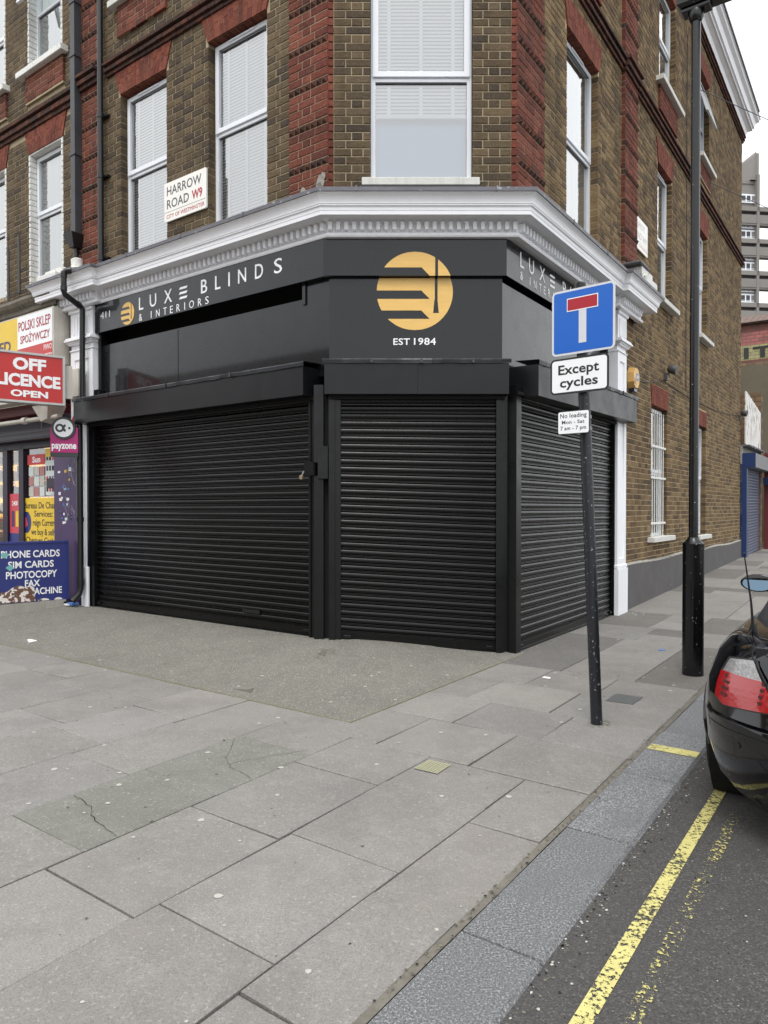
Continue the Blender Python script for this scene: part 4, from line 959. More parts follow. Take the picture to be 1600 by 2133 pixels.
# ================================================================== SIGNS AND PIPES ON THE CORNER BUILDING
def street_plate(F, u0, u1, z0, z1, rows, ink, ink2, label, loc_n=.02):
    th = thing('street_name_sign', label, 'street sign', F((u0 + u1) / 2, 0, z0)); tx, n = F.tx, F.n; uL = u1 if F is FL else u0; w = u1 - u0; h = z1 - z0
    part('plate', th, lambda m: (rounded(m, F(uL, .012, z0), tx, UP, w, h, .02, n, .02, 'enamel'), m.box(F, u0 + .1, u0 + .14, -.01, .012, z0 + .05, z1 - .05, 'lead'), m.box(F, u1 - .14, u1 - .1, -.01, .012, z0 + .05, z1 - .05, 'lead')))
    def lt(m):
        for (s, fx, fw, fz, fh, red, bo) in rows: text(m, s, F(uL, .032, z0) + tx * (fx * w) + UP * (fz * h), tx, n, fw * w, fh * h, ink2 if red else ink, 1.03, bo, th=.0015)
        m.quad(*[F(uL, .0335, z0) + tx * a * w + UP * b * h for a, b in ((.01, .235), (.99, .235), (.99, .243), (.01, .243))], ink)
    part('lettering', th, lt); return th
hr = [('HARROW', .07, .82, .66, .235, 0, .006), ('ROAD', .07, .53, .32, .235, 0, .006), ('W9', .67, .24, .32, .235, 1, .025), ('CITY OF WESTMINSTER', .06, .9, .07, .1, 1, .0)]
street_plate(FL, 1.78, 2.53, 4.775, 5.23, hr, 'sign_ink_grey', 'sign_ink_red', 'white street name plate reading HARROW ROAD W9 between two left windows')
fr = [('FERMOY', .08, .72, .68, .2, 0, .0), ('ROAD W9', .08, .84, .34, .22, 0, .0), ('CITY OF WESTMINSTER', .06, .9, .09, .1, 1, .0)]
street_plate(FRt, 3.80, 4.56, 5.15, 5.61, fr, 'faded_ink', 'faded_red', 'bleached white street name plate for FERMOY ROAD beside the red pilaster')
# black round downpipe on the red pilaster
dp = thing('downpipe', 'round black downpipe running down the left edge of the corner building', 'downpipe', FL(3.79, .08, 4.42))
part('pipe', dp, lambda m: m.tube([FL(3.765, .075, 4.44), FL(3.765, .075, 10.4)], .037, 'pvc_black', 14), 'a')
for z in (4.6, 5.65, 6.42, 8.3): part('collar', dp, lambda m: (m.tube([FL(3.765, .075, z - .03), FL(3.765, .075, z + .03)], .044, 'pvc_black', 14), m.box(FL, 3.66, 3.84, -.01, .05, z - .012, z + .012, 'pvc_black')), 'a')
dp = thing('downpipe', 'black offset downpipe cranked round the white cornice end to the shutter box', 'downpipe', FL(4.08, .15, 2.85))
part('pipe', dp, lambda m: m.tube([FL(3.77, .10, 4.455), FL(3.80, .14, 4.455), FL(4.03, .40, 4.40), FL(4.045, .42, 4.375), FL(4.046, .42, 4.14), FL(4.05, .40, 4.10), FL(4.066, .18, 4.005), FL(4.07, .15, 3.98), FL(4.085, .15, 2.80)], .036, 'pvc_black', 14), 'a')
for P, Q in ((FL(4.045, .42, 4.31), FL(4.045, .42, 4.36)), (FL(4.046, .42, 4.15), FL(4.046, .42, 4.20)), (FL(4.062, .24, 4.035), FL(4.066, .19, 4.01)), (FL(3.98, .35, 4.41), FL(4.02, .395, 4.40))): part('collar', dp, lambda m: m.tube([P, Q], .042, 'pvc_black', 14), 'a')
dp = thing('downpipe', 'old black downpipe with open shoe standing between white pilaster and purple shop wall', 'downpipe', FL(4.2, .12, .1))
part('pipe', dp, lambda m: m.tube([FL(4.19, .13, 2.52), FL(4.18, .13, .32), FL(4.19, .15, .24), FL(4.21, .23, .155)], .042, 'pvc_black', 14, cap=False), 'a'); part('collar', dp, lambda m: m.tube([FL(4.18, .13, .36), FL(4.18, .13, .44)], .05, 'pvc_black', 14), 'a')
part('collar', dp, lambda m: m.tube([FL(4.185, .13, 1.2), FL(4.185, .13, 1.26)], .05, 'pvc_black', 14), 'a')
dp = thing('downpipe', 'square grey downpipe ending in a hopper head above the white pilaster block', 'downpipe', FL(4.31, .08, 4.7))
part('pipe', dp, lambda m: m.box(FL, 4.265, 4.365, .03, .13, 5.0, 10.2, 'pipe_grey', bev=.006)); part('hopper', dp, lambda m: m.hexa([FL(4.27, .03, 4.84), FL(4.37, .03, 4.84), FL(4.37, .15, 4.84), FL(4.27, .15, 4.84), FL(4.23, .02, 5.02), FL(4.44, .02, 5.02), FL(4.44, .2, 5.02), FL(4.23, .2, 5.02)], 'pvc_black'))
for z in (6.05, 7.35, 8.05): part('collar', dp, lambda m: m.box(FL, 4.25, 4.38, .0, .14, z, z + .05, 'pipe_grey', bev=.006))
part('spout', dp, lambda m: m.tube([FL(4.32, .09, 4.85), FL(4.31, .09, 4.72)], .03, 'pvc_black', 10), 'a')
# alarm box, lamps and cables on the side wall
al = thing('alarm_box', 'amber hexagonal alarm box on the brick wall beside the white end pilaster', 'alarm box', FRt(3.82, 0, 3.1))
def hexp(m, F, u, z, w, h, n0, n1, mat, k=1.): 
    P = [(-w, -h * .45), (-w * .45, -h), (w * .45, -h), (w, -h * .45), (w, h * .45), (w * .45, h), (-w * .45, h), (-w, h * .45)]
    m.add([F(u + a, n0, z + b) for a, b in P] + [F(u + a * k, n1, z + b * k) for a, b in P], [tuple(range(8, 16)), tuple(range(8))[::-1]] + [(i, (i + 1) % 8, (i + 1) % 8 + 8, i + 8) for i in range(8)], mat)
part('case', al, lambda m: hexp(m, FRt, 3.82, 3.23, .15, .15, 0, .09, 'amber', .92)); part('strobe_lens', al, lambda m: m.box(FRt, 3.76, 3.9, .01, .075, 3.03, 3.09, 'mirror_dark', bev=.01) if 'mirror_dark' in MATS else m.box(FRt, 3.76, 3.9, .01, .075, 3.03, 3.09, 'sign_ink_blue', bev=.01)) if False else None
pm('lens_blue', (40, 44, 66), .2, .1, 5, 0); pm('adt_blue', (70, 120, 170), .4, .05, 5, 0)
part('strobe_lens', al, lambda m: m.box(FRt, 3.76, 3.9, .01, .075, 3.03, 3.09, 'lens_blue', bev=.01))
part('louvre', al, lambda m: [m.box(FRt, 3.69, 3.80, .088, .092, 3.12 + .022 * k, 3.128 + .022 * k, 'rust') for k in range(6)])
part('badge', al, lambda m: (m.quad(FRt(3.81, .0915, 3.2), FRt(3.93, .0915, 3.2), FRt(3.93, .0915, 3.30), FRt(3.81, .0915, 3.30), 'adt_blue'), text(m, 'ADT', FRt(3.822, .092, 3.225), dR, FRt.n, .096, .045, 'letter_white')))
def flood(u, z, label):
    t = thing('wall_lamp', label, 'wall lamp', FRt(u, 0, z), 'small grey wall lamps on the side wall')
    part('bracket', t, lambda m: m.box(FRt, u - .035, u + .035, 0, .05, z - .14, z - .02, 'lamp_grey', bev=.006)); part('arm', t, lambda m: m.tube([FRt(u, .03, z - .05), FRt(u, .10, z + .0), FRt(u, .13, z + .02)], .014, 'lamp_grey', 8))
    part('head', t, lambda m: m.tube([FRt(u, .04, z + .045), FRt(u, .06, z + .045), FRt(u, .10, z + .04), FRt(u, .17, z + .02), FRt(u, .19, z + .015)], [.02, .05, .07, .08, .07], 'lamp_grey', 16), 'a')
flood(5.72, 3.62, 'small grey round wall lamp above the barred ground floor window'); flood(12.75, 3.68, 'small grey wall lamp at the far end of the side wall')
def cable(name, label, pts, r=.006, mat='ink', grp=None):
    m = MB(); m.tube(pts, r, mat, 6); return one(m, name, label, 'cable', pts[0], grp)
def sag(F, a, b, d, k=14, n=.012): return [F(a[0] + (b[0] - a[0]) * t / k, n, a[1] + (b[1] - a[1]) * t / k - d * 4 * (t / k) * (1 - t / k)) for t in range(k + 1)]
cable('wall_cable', 'thin dark cable sagging along the side wall from alarm box to the far lamp', sag(FRt, (3.9, 3.24), (5.7, 3.5), .05) + sag(FRt, (5.75, 3.46), (12.7, 3.66), .12))
cable('wall_cable', 'thin vertical cable dropping down the side wall left of the lamp post', [FRt(7.15, .012, 9.9), FRt(7.13, .012, 8.2), FRt(7.16, .012, 6.4), FRt(7.14, .012, 4.6), FRt(7.16, .012, 3.5)])
cable('overhead_wire', 'upper thin overhead wire leaving the brick wall across the white sky', [FRt(7.1, .02, 9.0), FRt(10, 1.5, 8.9), FRt(14, 4.6, 9.1), FRt(18, 8.5, 9.7)], .007, 'lamp_grey')
cable('overhead_wire', 'lower thin overhead wire leaving the brick wall across the white sky', [FRt(8.8, .02, 7.9), FRt(11, 1.2, 7.65), FRt(14, 3.4, 7.55), FRt(18, 7.0, 7.9)], .007, 'lamp_grey')

# ================================================================== NEIGHBOURING BUILDING AND SHOP
nb = thing('neighbour_building', 'brown brick terrace house on the left with white painted window reveals', 'building', FL(6.5, -.3, 0))
NH = [(4.765, 5.67, 4.58, 6.5), (6.32, 7.22, 4.58, 6.5), (4.765, 5.68, 7.66, 9.6), (6.32, 7.22, 7.66, 9.6)]
part('wall', nb, lambda m: (backing(m, FL, 4.42, 10, -.4, 4.3, -.35, [(5.0, 9.6, .3, 2.5, 0)], 'mortar'), backing(m, FL, 4.42, 10, 4.1, 10.4, -.0062, NH, 'mortar'), m.quad(FL(10, 0, -.4), FL(10, -6, -.4), FL(10, -6, 10.4), FL(10, 0, 10.4), 'mortar'), m.quad(FL(4.42, -.01, 10.4), FL(10, -.01, 10.4), FL(10, -6, 10.4), FL(4.42, -6, 10.4), 'lead')))
bk = []; archN = [(a, b, 6.5, 6.82) for a, b in ((4.765, 5.67), (6.32, 7.22))]
panN = [(4.71, 5.70, 7.20, 7.575), (6.27, 7.27, 7.20, 7.575)]
courses(FL, 4.42, 9.0, 4.15, 9.5, 0, NH + aw(archN) + panN + [(4.4, 10, 6.78, 7.05)], 'stock_brick', bk, 21)
for p in panN: courses(FL, p[0], p[1], p[2], p[3], .035, [], 'red_brick', bk, 8)
part('mortar_bed', nb, lambda m: [m.box(FL, p[0] + .004, p[1] - .004, -.01, .029, p[2] + .004, p[3] - .004, 'mortar') for p in panN], kind='stuff')
lay_bricks(nb, bk, 300)
for i, (a, b, c, d) in enumerate(archN): part('flat_arch', nb, lambda m: arch(m, FL, a, b, c, d, .012, 'rubbed_brick', 13, .1, 40 + i))
part('string_course', nb, lambda m: string_course(m, FL, 4.41, 9.5, 6.83, 7.04, .0))
def whiter(m, a, z0, z1, s):
    z = z0; rr = random.Random(int(a * 100))
    while z < z1:
        h = CO - .006; m.box(FL, a - .012 * s - .02, a - .012 * s + .02, -.11, .006 + rr.uniform(-.003, .003), z, min(z + h, z1), 'white_flake', bev=.006); z += CO
for (a, b, c, d) in NH:
    part('painted_reveal', nb, lambda m: whiter(m, b - .01, c, d, 1), kind='stuff'); part('painted_reveal', nb, lambda m: whiter(m, a + .01, c, d, -1), kind='stuff')
    part('painted_soffit', nb, lambda m: m.box(FL, a, b, -.11, -.0, d - .02, d - .001, 'white_flake'))
window(nb, FL, 4.80, 5.635, 4.6, 6.48, 5.62, 'net', n=-.11, vent=False, seed=31); window(nb, FL, 6.36, 7.19, 4.6, 6.48, 5.62, 'net', n=-.11, vent=False, seed=32)
window(nb, FL, 4.80, 5.65, 7.68, 9.6, 8.55, 'net', n=-.11, vent=False, seed=33, top_open=True); window(nb, FL, 6.36, 7.19, 7.68, 9.6, 8.55, 'net', n=-.11, vent=False, seed=34)
sill(nb, FL, 4.63, 5.83, 7.595, 7.68, .11, 'white_flake'); sill(nb, FL, 6.2, 7.35, 7.595, 7.68, .11, 'white_flake')
part('conduit', nb, lambda m: m.tube([FL(5.95, .01, 4.55), FL(5.95, .01, 5.4)], .018, 'lamp_grey', 6)); part('conduit', nb, lambda m: m.tube([FL(6.27, .01, 4.4), FL(6.27, .01, 5.3)], .018, 'lamp_grey', 6))
# ---- shop next door
ns = thing('convenience_shop', 'purple fronted convenience shop left of the black corner shop', 'shop', FL(6, -.1, 0))
pm('old_cornice', (126, 120, 110), .95, .25, 8, .006, 26, streak=.5, speck=((84, 88, 62), 12, .62))
def oldc(m):
    prof = [(0, 4.05), (.12, 4.06), (.14, 4.12), (.2, 4.14), (.2, 4.2), (.27, 4.23), (.3, 4.27), (.3, 4.31), (-.05, 4.40)]
    for (n0, z0), (n1, z1) in zip(prof, prof[1:]):
        K = 30
        for k in range(K):
            a, b = 4.62 + 5 * k / K, 4.62 + 5 * (k + 1) / K; j = lambda x: .006 * math.sin(x * 31 + z0 * 9)
            m.quad(FL(a, n0, z0 + j(a)), FL(b, n0, z0 + j(b)), FL(b, n1, z1 + j(b)), FL(a, n1, z1 + j(a)), 'old_cornice')
    m.quad(FL(4.62, 0, 4.05), FL(4.62, .3, 4.27), FL(4.62, .3, 4.31), FL(4.62, -.05, 4.4), 'old_cornice')
part('old_cornice', ns, oldc)
part('bird_spikes', ns, lambda m: [m.tube([FL(4.75 + k * .045, .27, 4.30), FL(4.75 + k * .045 + random.uniform(-.03, .03), .27 + random.uniform(-.03, .07), 4.41)], .0022, 'lamp_grey', 4) for k in range(60)], kind='stuff')
part('fascia_wall', ns, lambda m: (m.box(FL, 4.56, 10, -.35, -.04, 2.9, 4.05, 'cream_metal'), m.box(FL, 4.505, 4.56, -.2, .05, 3.2, 4.0, 'joint_dirt')))
part('purple_pilaster', ns, lambda m: (m.box(FL, 4.36, 4.94, -.3, .06, .0, 2.5, 'purple_paint', bev=.004), m.box(FL, 4.275, 4.36, -.3, .05, .0, 2.5, 'dark_purple', bev=.004), m.box(FL, 4.268, 4.285, .0, .055, .0, 2.5, 'rust', bev=.003), m.box(FL, 4.94, 5.10, -.3, -.03, .0, 2.5, 'dark_purple', bev=.004)))
part('frame', ns, lambda m: [m.box(FL, a, b, -.14, -.05, .3, 2.3, 'dark_purple', bev=.005) for a, b in ((5.985, 6.12), (6.46, 6.60), (7.6, 7.75))] + [m.box(FL, 5.1, 9.5, -.14, -.05, 2.26, 2.36, 'dark_purple', bev=.005), m.box(FL, 5.1, 9.5, -.14, -.04, .3, .42, 'dark_purple', bev=.005), m.box(FL, 5.1, 9.5, -.2, -.04, -.1, .3, 'dark_purple')])
for a, b in ((5.10, 5.985), (6.12, 6.46), (6.6, 7.6), (7.75, 9.5)): part('pane', ns, lambda m: m.pane(FL, a, b, -.1, .42, 2.26, 'shop_glass'))
part('shutter_housing', ns, lambda m: (m.box(FL, 4.5, 9.5, -.3, .12, 2.36, 2.66, 'dark_purple', bev=.005), *[m.box(FL, 4.62, 9.5, .12, .128, 2.38 + .07 * k, 2.43 + .07 * k, 'dark_purple', bev=.003) for k in range(4)]))
part('awning_box', ns, lambda m: m.box(FL, 4.75, 9.5, -.1, .24, 2.68, 2.83, 'dark_red', bev=.01)); part('awning_lip', ns, lambda m: m.box(FL, 4.72, 9.5, .24, .42, 2.83, 2.88, 'cream_metal', bev=.008))
part('awning_tube', ns, lambda m: (m.tube([FL(4.45, .26, 2.60), FL(9.5, .28, 2.60)], .032, 'cream_metal', 12), m.tube([FL(5.25, .27, 2.60), FL(5.35, .27, 2.60)], .05, 'cream_metal', 12), m.tube([FL(4.85, .27, 2.60), FL(4.85, .28, 2.44)], .008, 'lamp_grey', 6)), 'a')
part('camera_dome', ns, lambda m: m.hexa([FL(4.62, .15, 2.55), FL(4.78, .15, 2.52), FL(4.80, .32, 2.55), FL(4.64, .32, 2.58), FL(4.55, .1, 2.76), FL(4.95, .1, 2.76), FL(4.95, .36, 2.76), FL(4.55, .36, 2.76)], 'cream_metal'))
part('interior', ns, lambda m: (m.quad(FL(5.0, -1.0, .3), FL(9.6, -1.0, .3), FL(9.6, -1.0, 2.6), FL(5.0, -1.0, 2.6), 'lit_shelves'), m.quad(FL(5.0, -.1, .3), FL(9.6, -.1, .3), FL(9.6, -1.0, .3), FL(5.0, -1.0, .3), 'room_dark'), m.quad(FL(5.0, -.1, 2.5), FL(9.6, -.1, 2.5), FL(9.6, -1.0, 2.5), FL(5.0, -1.0, 2.5), 'room_dark'), m.quad(FL(5.0, -.1, .3), FL(5.0, -1, .3), FL(5.0, -1, 2.5), FL(5.0, -.1, 2.5), 'room_dark')))
def stock(m):
    r_ = random.Random(4); C_ = ['poster_yellow', 'poster_red', 'blue_paint', 'curtain', 'paper', 'amber', 'dark_red', 'purple_paint', 'ink', 'faded_pink', 'adt_blue']
    for sh in range(7):
        z = .5 + sh * .27; m.box(FL, 5.05, 9.4, -.62, -.40, z - .02, z, 'cream_metal'); u = 5.08
        while u < 9.3:
            w, h = r_.uniform(.04, .13), r_.uniform(.08, .22)
            if r_.random() < .85: m.box(FL, u, u + w, -.6, -.44 + r_.uniform(-.03, .03), z + .001, z + h, r_.choice(C_))
            u += w + .01
part('shelf_goods', ns, stock, kind='stuff')
# posters inside and on the glass
def FQ(m, F, u0, u1, n, z0, z1, mat): m.box(F, u0, u1, n - .004, n, z0, z1, mat)
def bureau(m):
    FQ(m, FL, 5.115, 6.095, -.082, .86, 1.53, 'poster_yellow')
    P = lambda x, z: FL(6.095 - x, -.0815, z)
    for s, x, w, z, h in (('Bureau De Chan', .08, .86, 1.375, .095), ('Services:', .36, .5, 1.255, .09), ('reign Currenc', .32, .62, 1.125, .095), ('we buy & sell', .27, .62, .99, .09), ('Cheques Cashi', .12, .8, .875, .08)):
        text(m, s, P(x, z), FL.tx, FL.n, w, h, 'ink', 1., .012, th=.001)
    for k in range(20): 
        m.add([FL(5.95 + .13 * math.cos(t * .35), -.0805, 1.17 + .16 * math.sin(t * .35)) for t in range(18)], [tuple(range(18))], 'blue_board') if k == 0 else None
    m.add([FL(5.98 + .07 * math.cos(t * .7) * (1 if t % 2 else .6), -.0795, 1.17 + .08 * math.sin(t * .7)) for t in range(9)], [tuple(range(9))], 'poster_coral')
tag(part('window_poster', None, bureau), 'yellow bureau de change notice low in the shop window with a round blue sticker', 'poster')
tag(part('window_poster', None, lambda m: (FQ(m, FL, 5.44, 5.92, -.082, 2.02, 2.17, 'poster_red'), text(m, 'Sun', FL(5.78, -.0815, 2.05), FL.tx, FL.n, .22, .09, 'letter_white', 1, .03, th=.001), [FQ(m, FL, 5.45 + .15 * i, 5.585 + .15 * i, -.082, 1.56 + .15 * j, 1.69 + .15 * j, ('curtain', 'faded_pink', 'poster_grid')[(i + 2 * j) % 3]) for i in range(3) for j in range(3)])), 'red newspaper rack header reading Sun in the shop window', 'poster')
tag(part('window_poster', None, lambda m: (FQ(m, FL, 5.10, 5.42, -.082, 1.57, 2.2, 'curtain'), [FQ(m, FL, 5.12 + .075 * i, 5.17 + .075 * i, -.08, 1.62 + .15 * j, 1.69 + .15 * j, ('ink', 'room_dark', 'poster_red', 'purple_paint')[(i * 3 + j) % 4]) for i in range(4) for j in range(4)], FQ(m, FL, 5.10, 5.42, -.079, 2.12, 2.24, 'poster_yellow'))), 'white sheet of small cards pasted beside the purple shop pilaster', 'poster')
tag(part('window_poster', None, lambda m: (FQ(m, FL, 6.14, 6.45, -.082, .86, 1.6, 'poster_coral'), text(m, '2400', FL(6.38, -.0815, 1.42), FL.tx, FL.n, .17, .07, 'letter_white', 1, .01, th=.001), [FQ(m, FL, 6.19 + .12 * i, 6.27 + .12 * i, -.08, 1.1, 1.34, ('poster_yellow', 'purple_paint')[i]) for i in range(2)], FQ(m, FL, 6.14, 6.45, -.08, .86, 1.0, 'blue_board'))), 'coral red vape advert in the narrow shop door pane reading 2400', 'poster')
rr = random.Random(11)
def stick(m):
    for k in range(46):
        u, z = (rr.uniform(4.50, 4.78), rr.uniform(1.15, 2.0)) if k < 24 else (rr.uniform(4.94, 5.06), rr.uniform(1.0, 2.2)); w, h = rr.uniform(.03, .07), rr.uniform(.02, .045)
        n = .062 if k < 24 else -.028; m.box(FL, u, u + w, n - .002, n + .0015, z, z + h, rr.choice(['paper', 'paper', 'curtain', 'poster_yellow', 'mirror_blue', 'blue_litter']))
part('stickers', ns, stick, kind='stuff')
def scr(m):
    for k in range(12):
        u, z = rr.uniform(4.38, 4.55), rr.uniform(1.1, 2.2); P = [FL(u, .062, z)]
        for q in range(4): u = max(4.38, min(4.9, u + rr.uniform(-.08, .1))); z += rr.uniform(-.14, .12); P.append(FL(u, .062, z))
        m.tube(P, .0016, 'faded_ink', 4)
part('scratched_graffiti', ns, scr, kind='stuff')
part('letter_box', ns, lambda m: m.box(FL, 4.95, 5.18, -.05, .04, 1.66, 1.8, 'dark_purple', bev=.006))
# polish shop light box
lb = thing('light_box_sign', 'white, red and yellow light box reading POLSKI SKLEP above the neighbouring shop', 'shop sign', FL(6, .2, 3.33))
part('case', lb, lambda m: m.box(FL, 4.60, 8.6, -.04, .245, 3.33, 4.09, 'cream_metal', bev=.006))
def lbf(m):
    q = lambda a, b, c, d, mt: m.quad(FL(a, .248, c), FL(b, .248, c), FL(b, .248, d), FL(a, .248, d), mt)
    q(4.63, 5.54, 3.35, 4.07, 'sign_white'); q(5.54, 8.58, 3.35, 4.07, 'poster_yellow')
    m.add([FL(4.63, .2495, 3.35), FL(5.54, .2495, 3.35), FL(5.54, .2495, 3.62), FL(4.63, .2495, 3.63)], [(0, 1, 2, 3)], 'off_red')
part('face', lb, lbf)
part('lettering', lb, lambda m: [text(m, s, FL(u, .25, z), FL.tx, FL.n, w, h, mt, 1, bo, th=.001) for s, u, z, w, h, mt, bo in (('POLSKI SKLEP', 5.51, 3.865, .84, .135, 'sign_ink_red', .006), ('SPOŻYWCZY', 5.46, 3.69, .77, .145, 'sign_ink_red', .006), ('PIWO', 4.84, 3.53, .2, .07, 'letter_white', .0), ('CHLEB', 5.50, 3.42, .26, .06, 'letter_white', 0), ('GAZETY', 4.92, 3.42, .29, .055, 'letter_white', 0), ('ED', 6.05, 3.62, .32, .16, 'purple_paint', .02))])
tag(part('junction_box', None, lambda m: (m.box(FL, 4.155, 4.385, .08, .16, 2.85, 3.22, 'cream_metal', bev=.006), m.box(FL, 4.385, 4.48, .08, .12, 2.85, 3.24, 'cream_metal', bev=.006))), 'small white metal electrical box between light box sign and black shutter box', 'electrical box')
# projecting OFF LICENCE sign
Pr = Vector((-4.09, 9.0, 0)); dl = Vector((-.82, -.572, 0)).normalized(); nf = Vector((dl.y, -dl.x, 0)); nf = -nf if nf.y > 0 else nf
FO = Fr(Pr, dl, nf, -dl)
of = thing('projecting_sign', 'red illuminated OFF LICENCE OPEN sign projecting over the pavement at the left edge', 'shop sign', FO(.35, 0, 2.7))
part('case', of, lambda m: [m.box(FO, a, b, -.14, .012, c, d, 'alu', bev=.004) for a, b, c, d in ((-.03, 0, 2.68, 3.31), (.76, .79, 2.68, 3.31), (0, .76, 3.28, 3.31), (0, .76, 2.68, 2.71))])
part('face', of, lambda m: (m.quad(FO(0, 0, 2.71), FO(.76, 0, 2.71), FO(.76, 0, 3.28), FO(0, 0, 3.28), 'off_red'), m.quad(FO(0, -.12, 2.71), FO(.76, -.12, 2.71), FO(.76, -.12, 3.28), FO(0, -.12, 3.28), 'off_red')))
part('lettering', of, lambda m: [text(m, s, FO(u, .001, z), -dl, nf, w, h, 'letter_white', 1, bo, th=.002) for s, u, z, w, h, bo in (('OFF', .565, 3.085, .375, .155, .045), ('LICENCE', .745, 2.885, .72, .155, .045), ('OPEN', .59, 2.755, .42, .085, .04))])
part('bracket', of, lambda m: m.box(FO, -.12, -.03, -.1, -.02, 2.78, 3.2, 'cream_metal', bev=.004))
# payzone round sign
FP = Fr(Vector((-4.168, 9.2, 0)), Vector((.98, .2, 0)).normalized(), Vector((.2, -.98, 0)).normalized(), Vector((.98, .2, 0)).normalized())
pz = thing('payment_sign', 'magenta sign reading payzone with a round grey and white badge on top', 'shop sign', FP(0, 0, 2.1))
part('panel', pz, lambda m: (m.box(FP, -.165, .172, -.07, 0, 2.10, 2.43, 'magenta', bev=.004), m.box(FP, -.165, .172, -.07, .001, 2.05, 2.10, 'badge_grey')))
part('badge', pz, lambda m: (m.tube([FP(0, -.05, 2.42), FP(0, .02, 2.42)], .146, 'badge_grey', 32), m.disc(FP(0, .0205, 2.42), FP.n, .117, 'sign_white', .002, 32)), 'a')
def glyph(m):
    for k in range(24):
        a, b = 2 * PI * k / 24, 2 * PI * (k + 1) / 24; c = (-.045, 2.42)
        m.quad(*[FP(c[0] + r * math.cos(t), .0235, c[1] + r * math.sin(t)) for r, t in ((.055, a), (.055, b), (.028, b), (.028, a))], 'badge_grey')
    for k in range(12):
        a, b = PI * .62 + PI * .76 * k / 12, PI * .62 + PI * .76 * (k + 1) / 12; c = (.042, 2.42)
        m.quad(*[FP(c[0] + r * math.cos(t), .0237, c[1] + r * math.sin(t)) for r, t in ((.055, a), (.055, b), (.026, b), (.026, a))], 'badge_grey')
    m.disc(FP(.072, .0225, 2.42), FP.n, .016, 'badge_grey', .001, 14)
part('emblem', pz, glyph); part('lettering', pz, lambda m: text(m, 'payzone', FP(-.148, .001, 2.155), FP.tx, FP.n, .30, .062, 'letter_white', 1, .03, th=.002))
tag(part('siren', None, lambda m: m.hexa([FL(4.28, .02, 2.44), FL(4.52, .02, 2.44), FL(4.50, .10, 2.46), FL(4.3, .10, 2.46), FL(4.3, .02, 2.60), FL(4.44, .02, 2.64), FL(4.42, .08, 2.62), FL(4.32, .08, 2.6)], 'off_red')), 'small faded red alarm siren above the round payment badge', 'siren')
# blue display board on a concrete plinth
Pb = Vector((-4.262, 9.5, 0)); db = Vector((-.64, -.5, 0)).normalized(); nbv = Vector((db.y, -db.x, 0)); nbv = -nbv if nbv.y > 0 else nbv
FB_ = Fr(Pb, db, nbv, -db)
bb = thing('display_board', 'peeling dark blue board listing phone cards and photocopy, rusted at the bottom', 'notice board', FB_(.6, 0, .15))
part('panel', bb, lambda m: (m.box(FB_, 0, 1.35, -.05, 0, .155, .935, 'blue_board'), m.box(FB_, -.01, 1.36, -.07, .01, .915, .945, 'blue_board', bev=.004), m.box(FB_, -.012, .012, -.055, .008, .15, .93, 'blue_board', bev=.003)))
part('lettering', bb, lambda m: [text(m, s, FB_(u, .002, z), -db, nbv, w, h, 'letter_white', 1, bo, th=.002) for s, u, z, w, h, bo in (('PHONE CARDS', .80, .735, .70, .095, .02), ('SIM CARDS', .72, .60, .545, .092, .02), ('PHOTOCOPY', .745, .465, .61, .095, .02), ('FAX', .525, .355, .18, .088, .02), ('ACHINE', .415, .245, .34, .09, .02), ('C', .70, .24, .05, .06, .02))])
def rustp(m):
    r_ = random.Random(9); top = [(.40, .16), (.41, .33), (.46, .38), (.52, .36), (.6, .37), (.68, .36), (.72, .31), (.78, .29), (.86, .31), (.95, .27), (1.35, .27), (1.35, .16)]
    m.add([FB_(u, .0018, z + (r_.uniform(-.012, .012) if z > .2 else 0)) for u, z in top], [tuple(range(len(top)))], 'rust')
    for u, w in ((.30, .07), (.12, .05)): m.add([FB_(u + w * math.cos(t), .0018, .16 + .03 * max(0, math.sin(t))) for t in [k * .35 for k in range(10)]], [tuple(range(10))], 'peeling_white')
part('rust_patch', bb, rustp)
pm('teal_patch', (120, 180, 180), .7, .1, 5, 0)
part('paint_blob', bb, lambda m: [m.add([FB_(u + r * 1.3 * math.cos(t) * rr.uniform(.7, 1.2), .0045, z + r * math.sin(t) * rr.uniform(.7, 1.2)) for t in [k * .5 for k in range(12)]], [tuple(range(12))], 'teal_patch') for u, z, r in ((.76, .775, .035), (.70, .61, .035), (.9, .77, .02))])
cb_ = MB(); cb_.hexa([FB_(.05, -.3, -.2), FB_(1.5, -.3, -.2), FB_(1.5, .06, -.2), FB_(.03, .06, -.2), FB_(.05, -.3, .158), FB_(1.5, -.3, .135), FB_(1.5, .03, .13), FB_(.03, .03, .155)], 'concrete')
one(cb_, 'concrete_plinth', 'low rough concrete plinth under the dark blue board', 'plinth', FB_(.7, 0, 0))
lm = MB(); lm.box(FL, 4.27, 4.40, .1, .2, .09, .12, 'blue_litter'); lm.box(FL, 4.33, 4.43, .14, .22, .085, .105, 'paper'); lm.box(FL, 4.45, 4.5, .1, .2, .09, .13, 'void_black'); one(lm, 'litter', 'crumpled litter at the foot of the old downpipe', 'litter', FL(4.4, .1, .08))
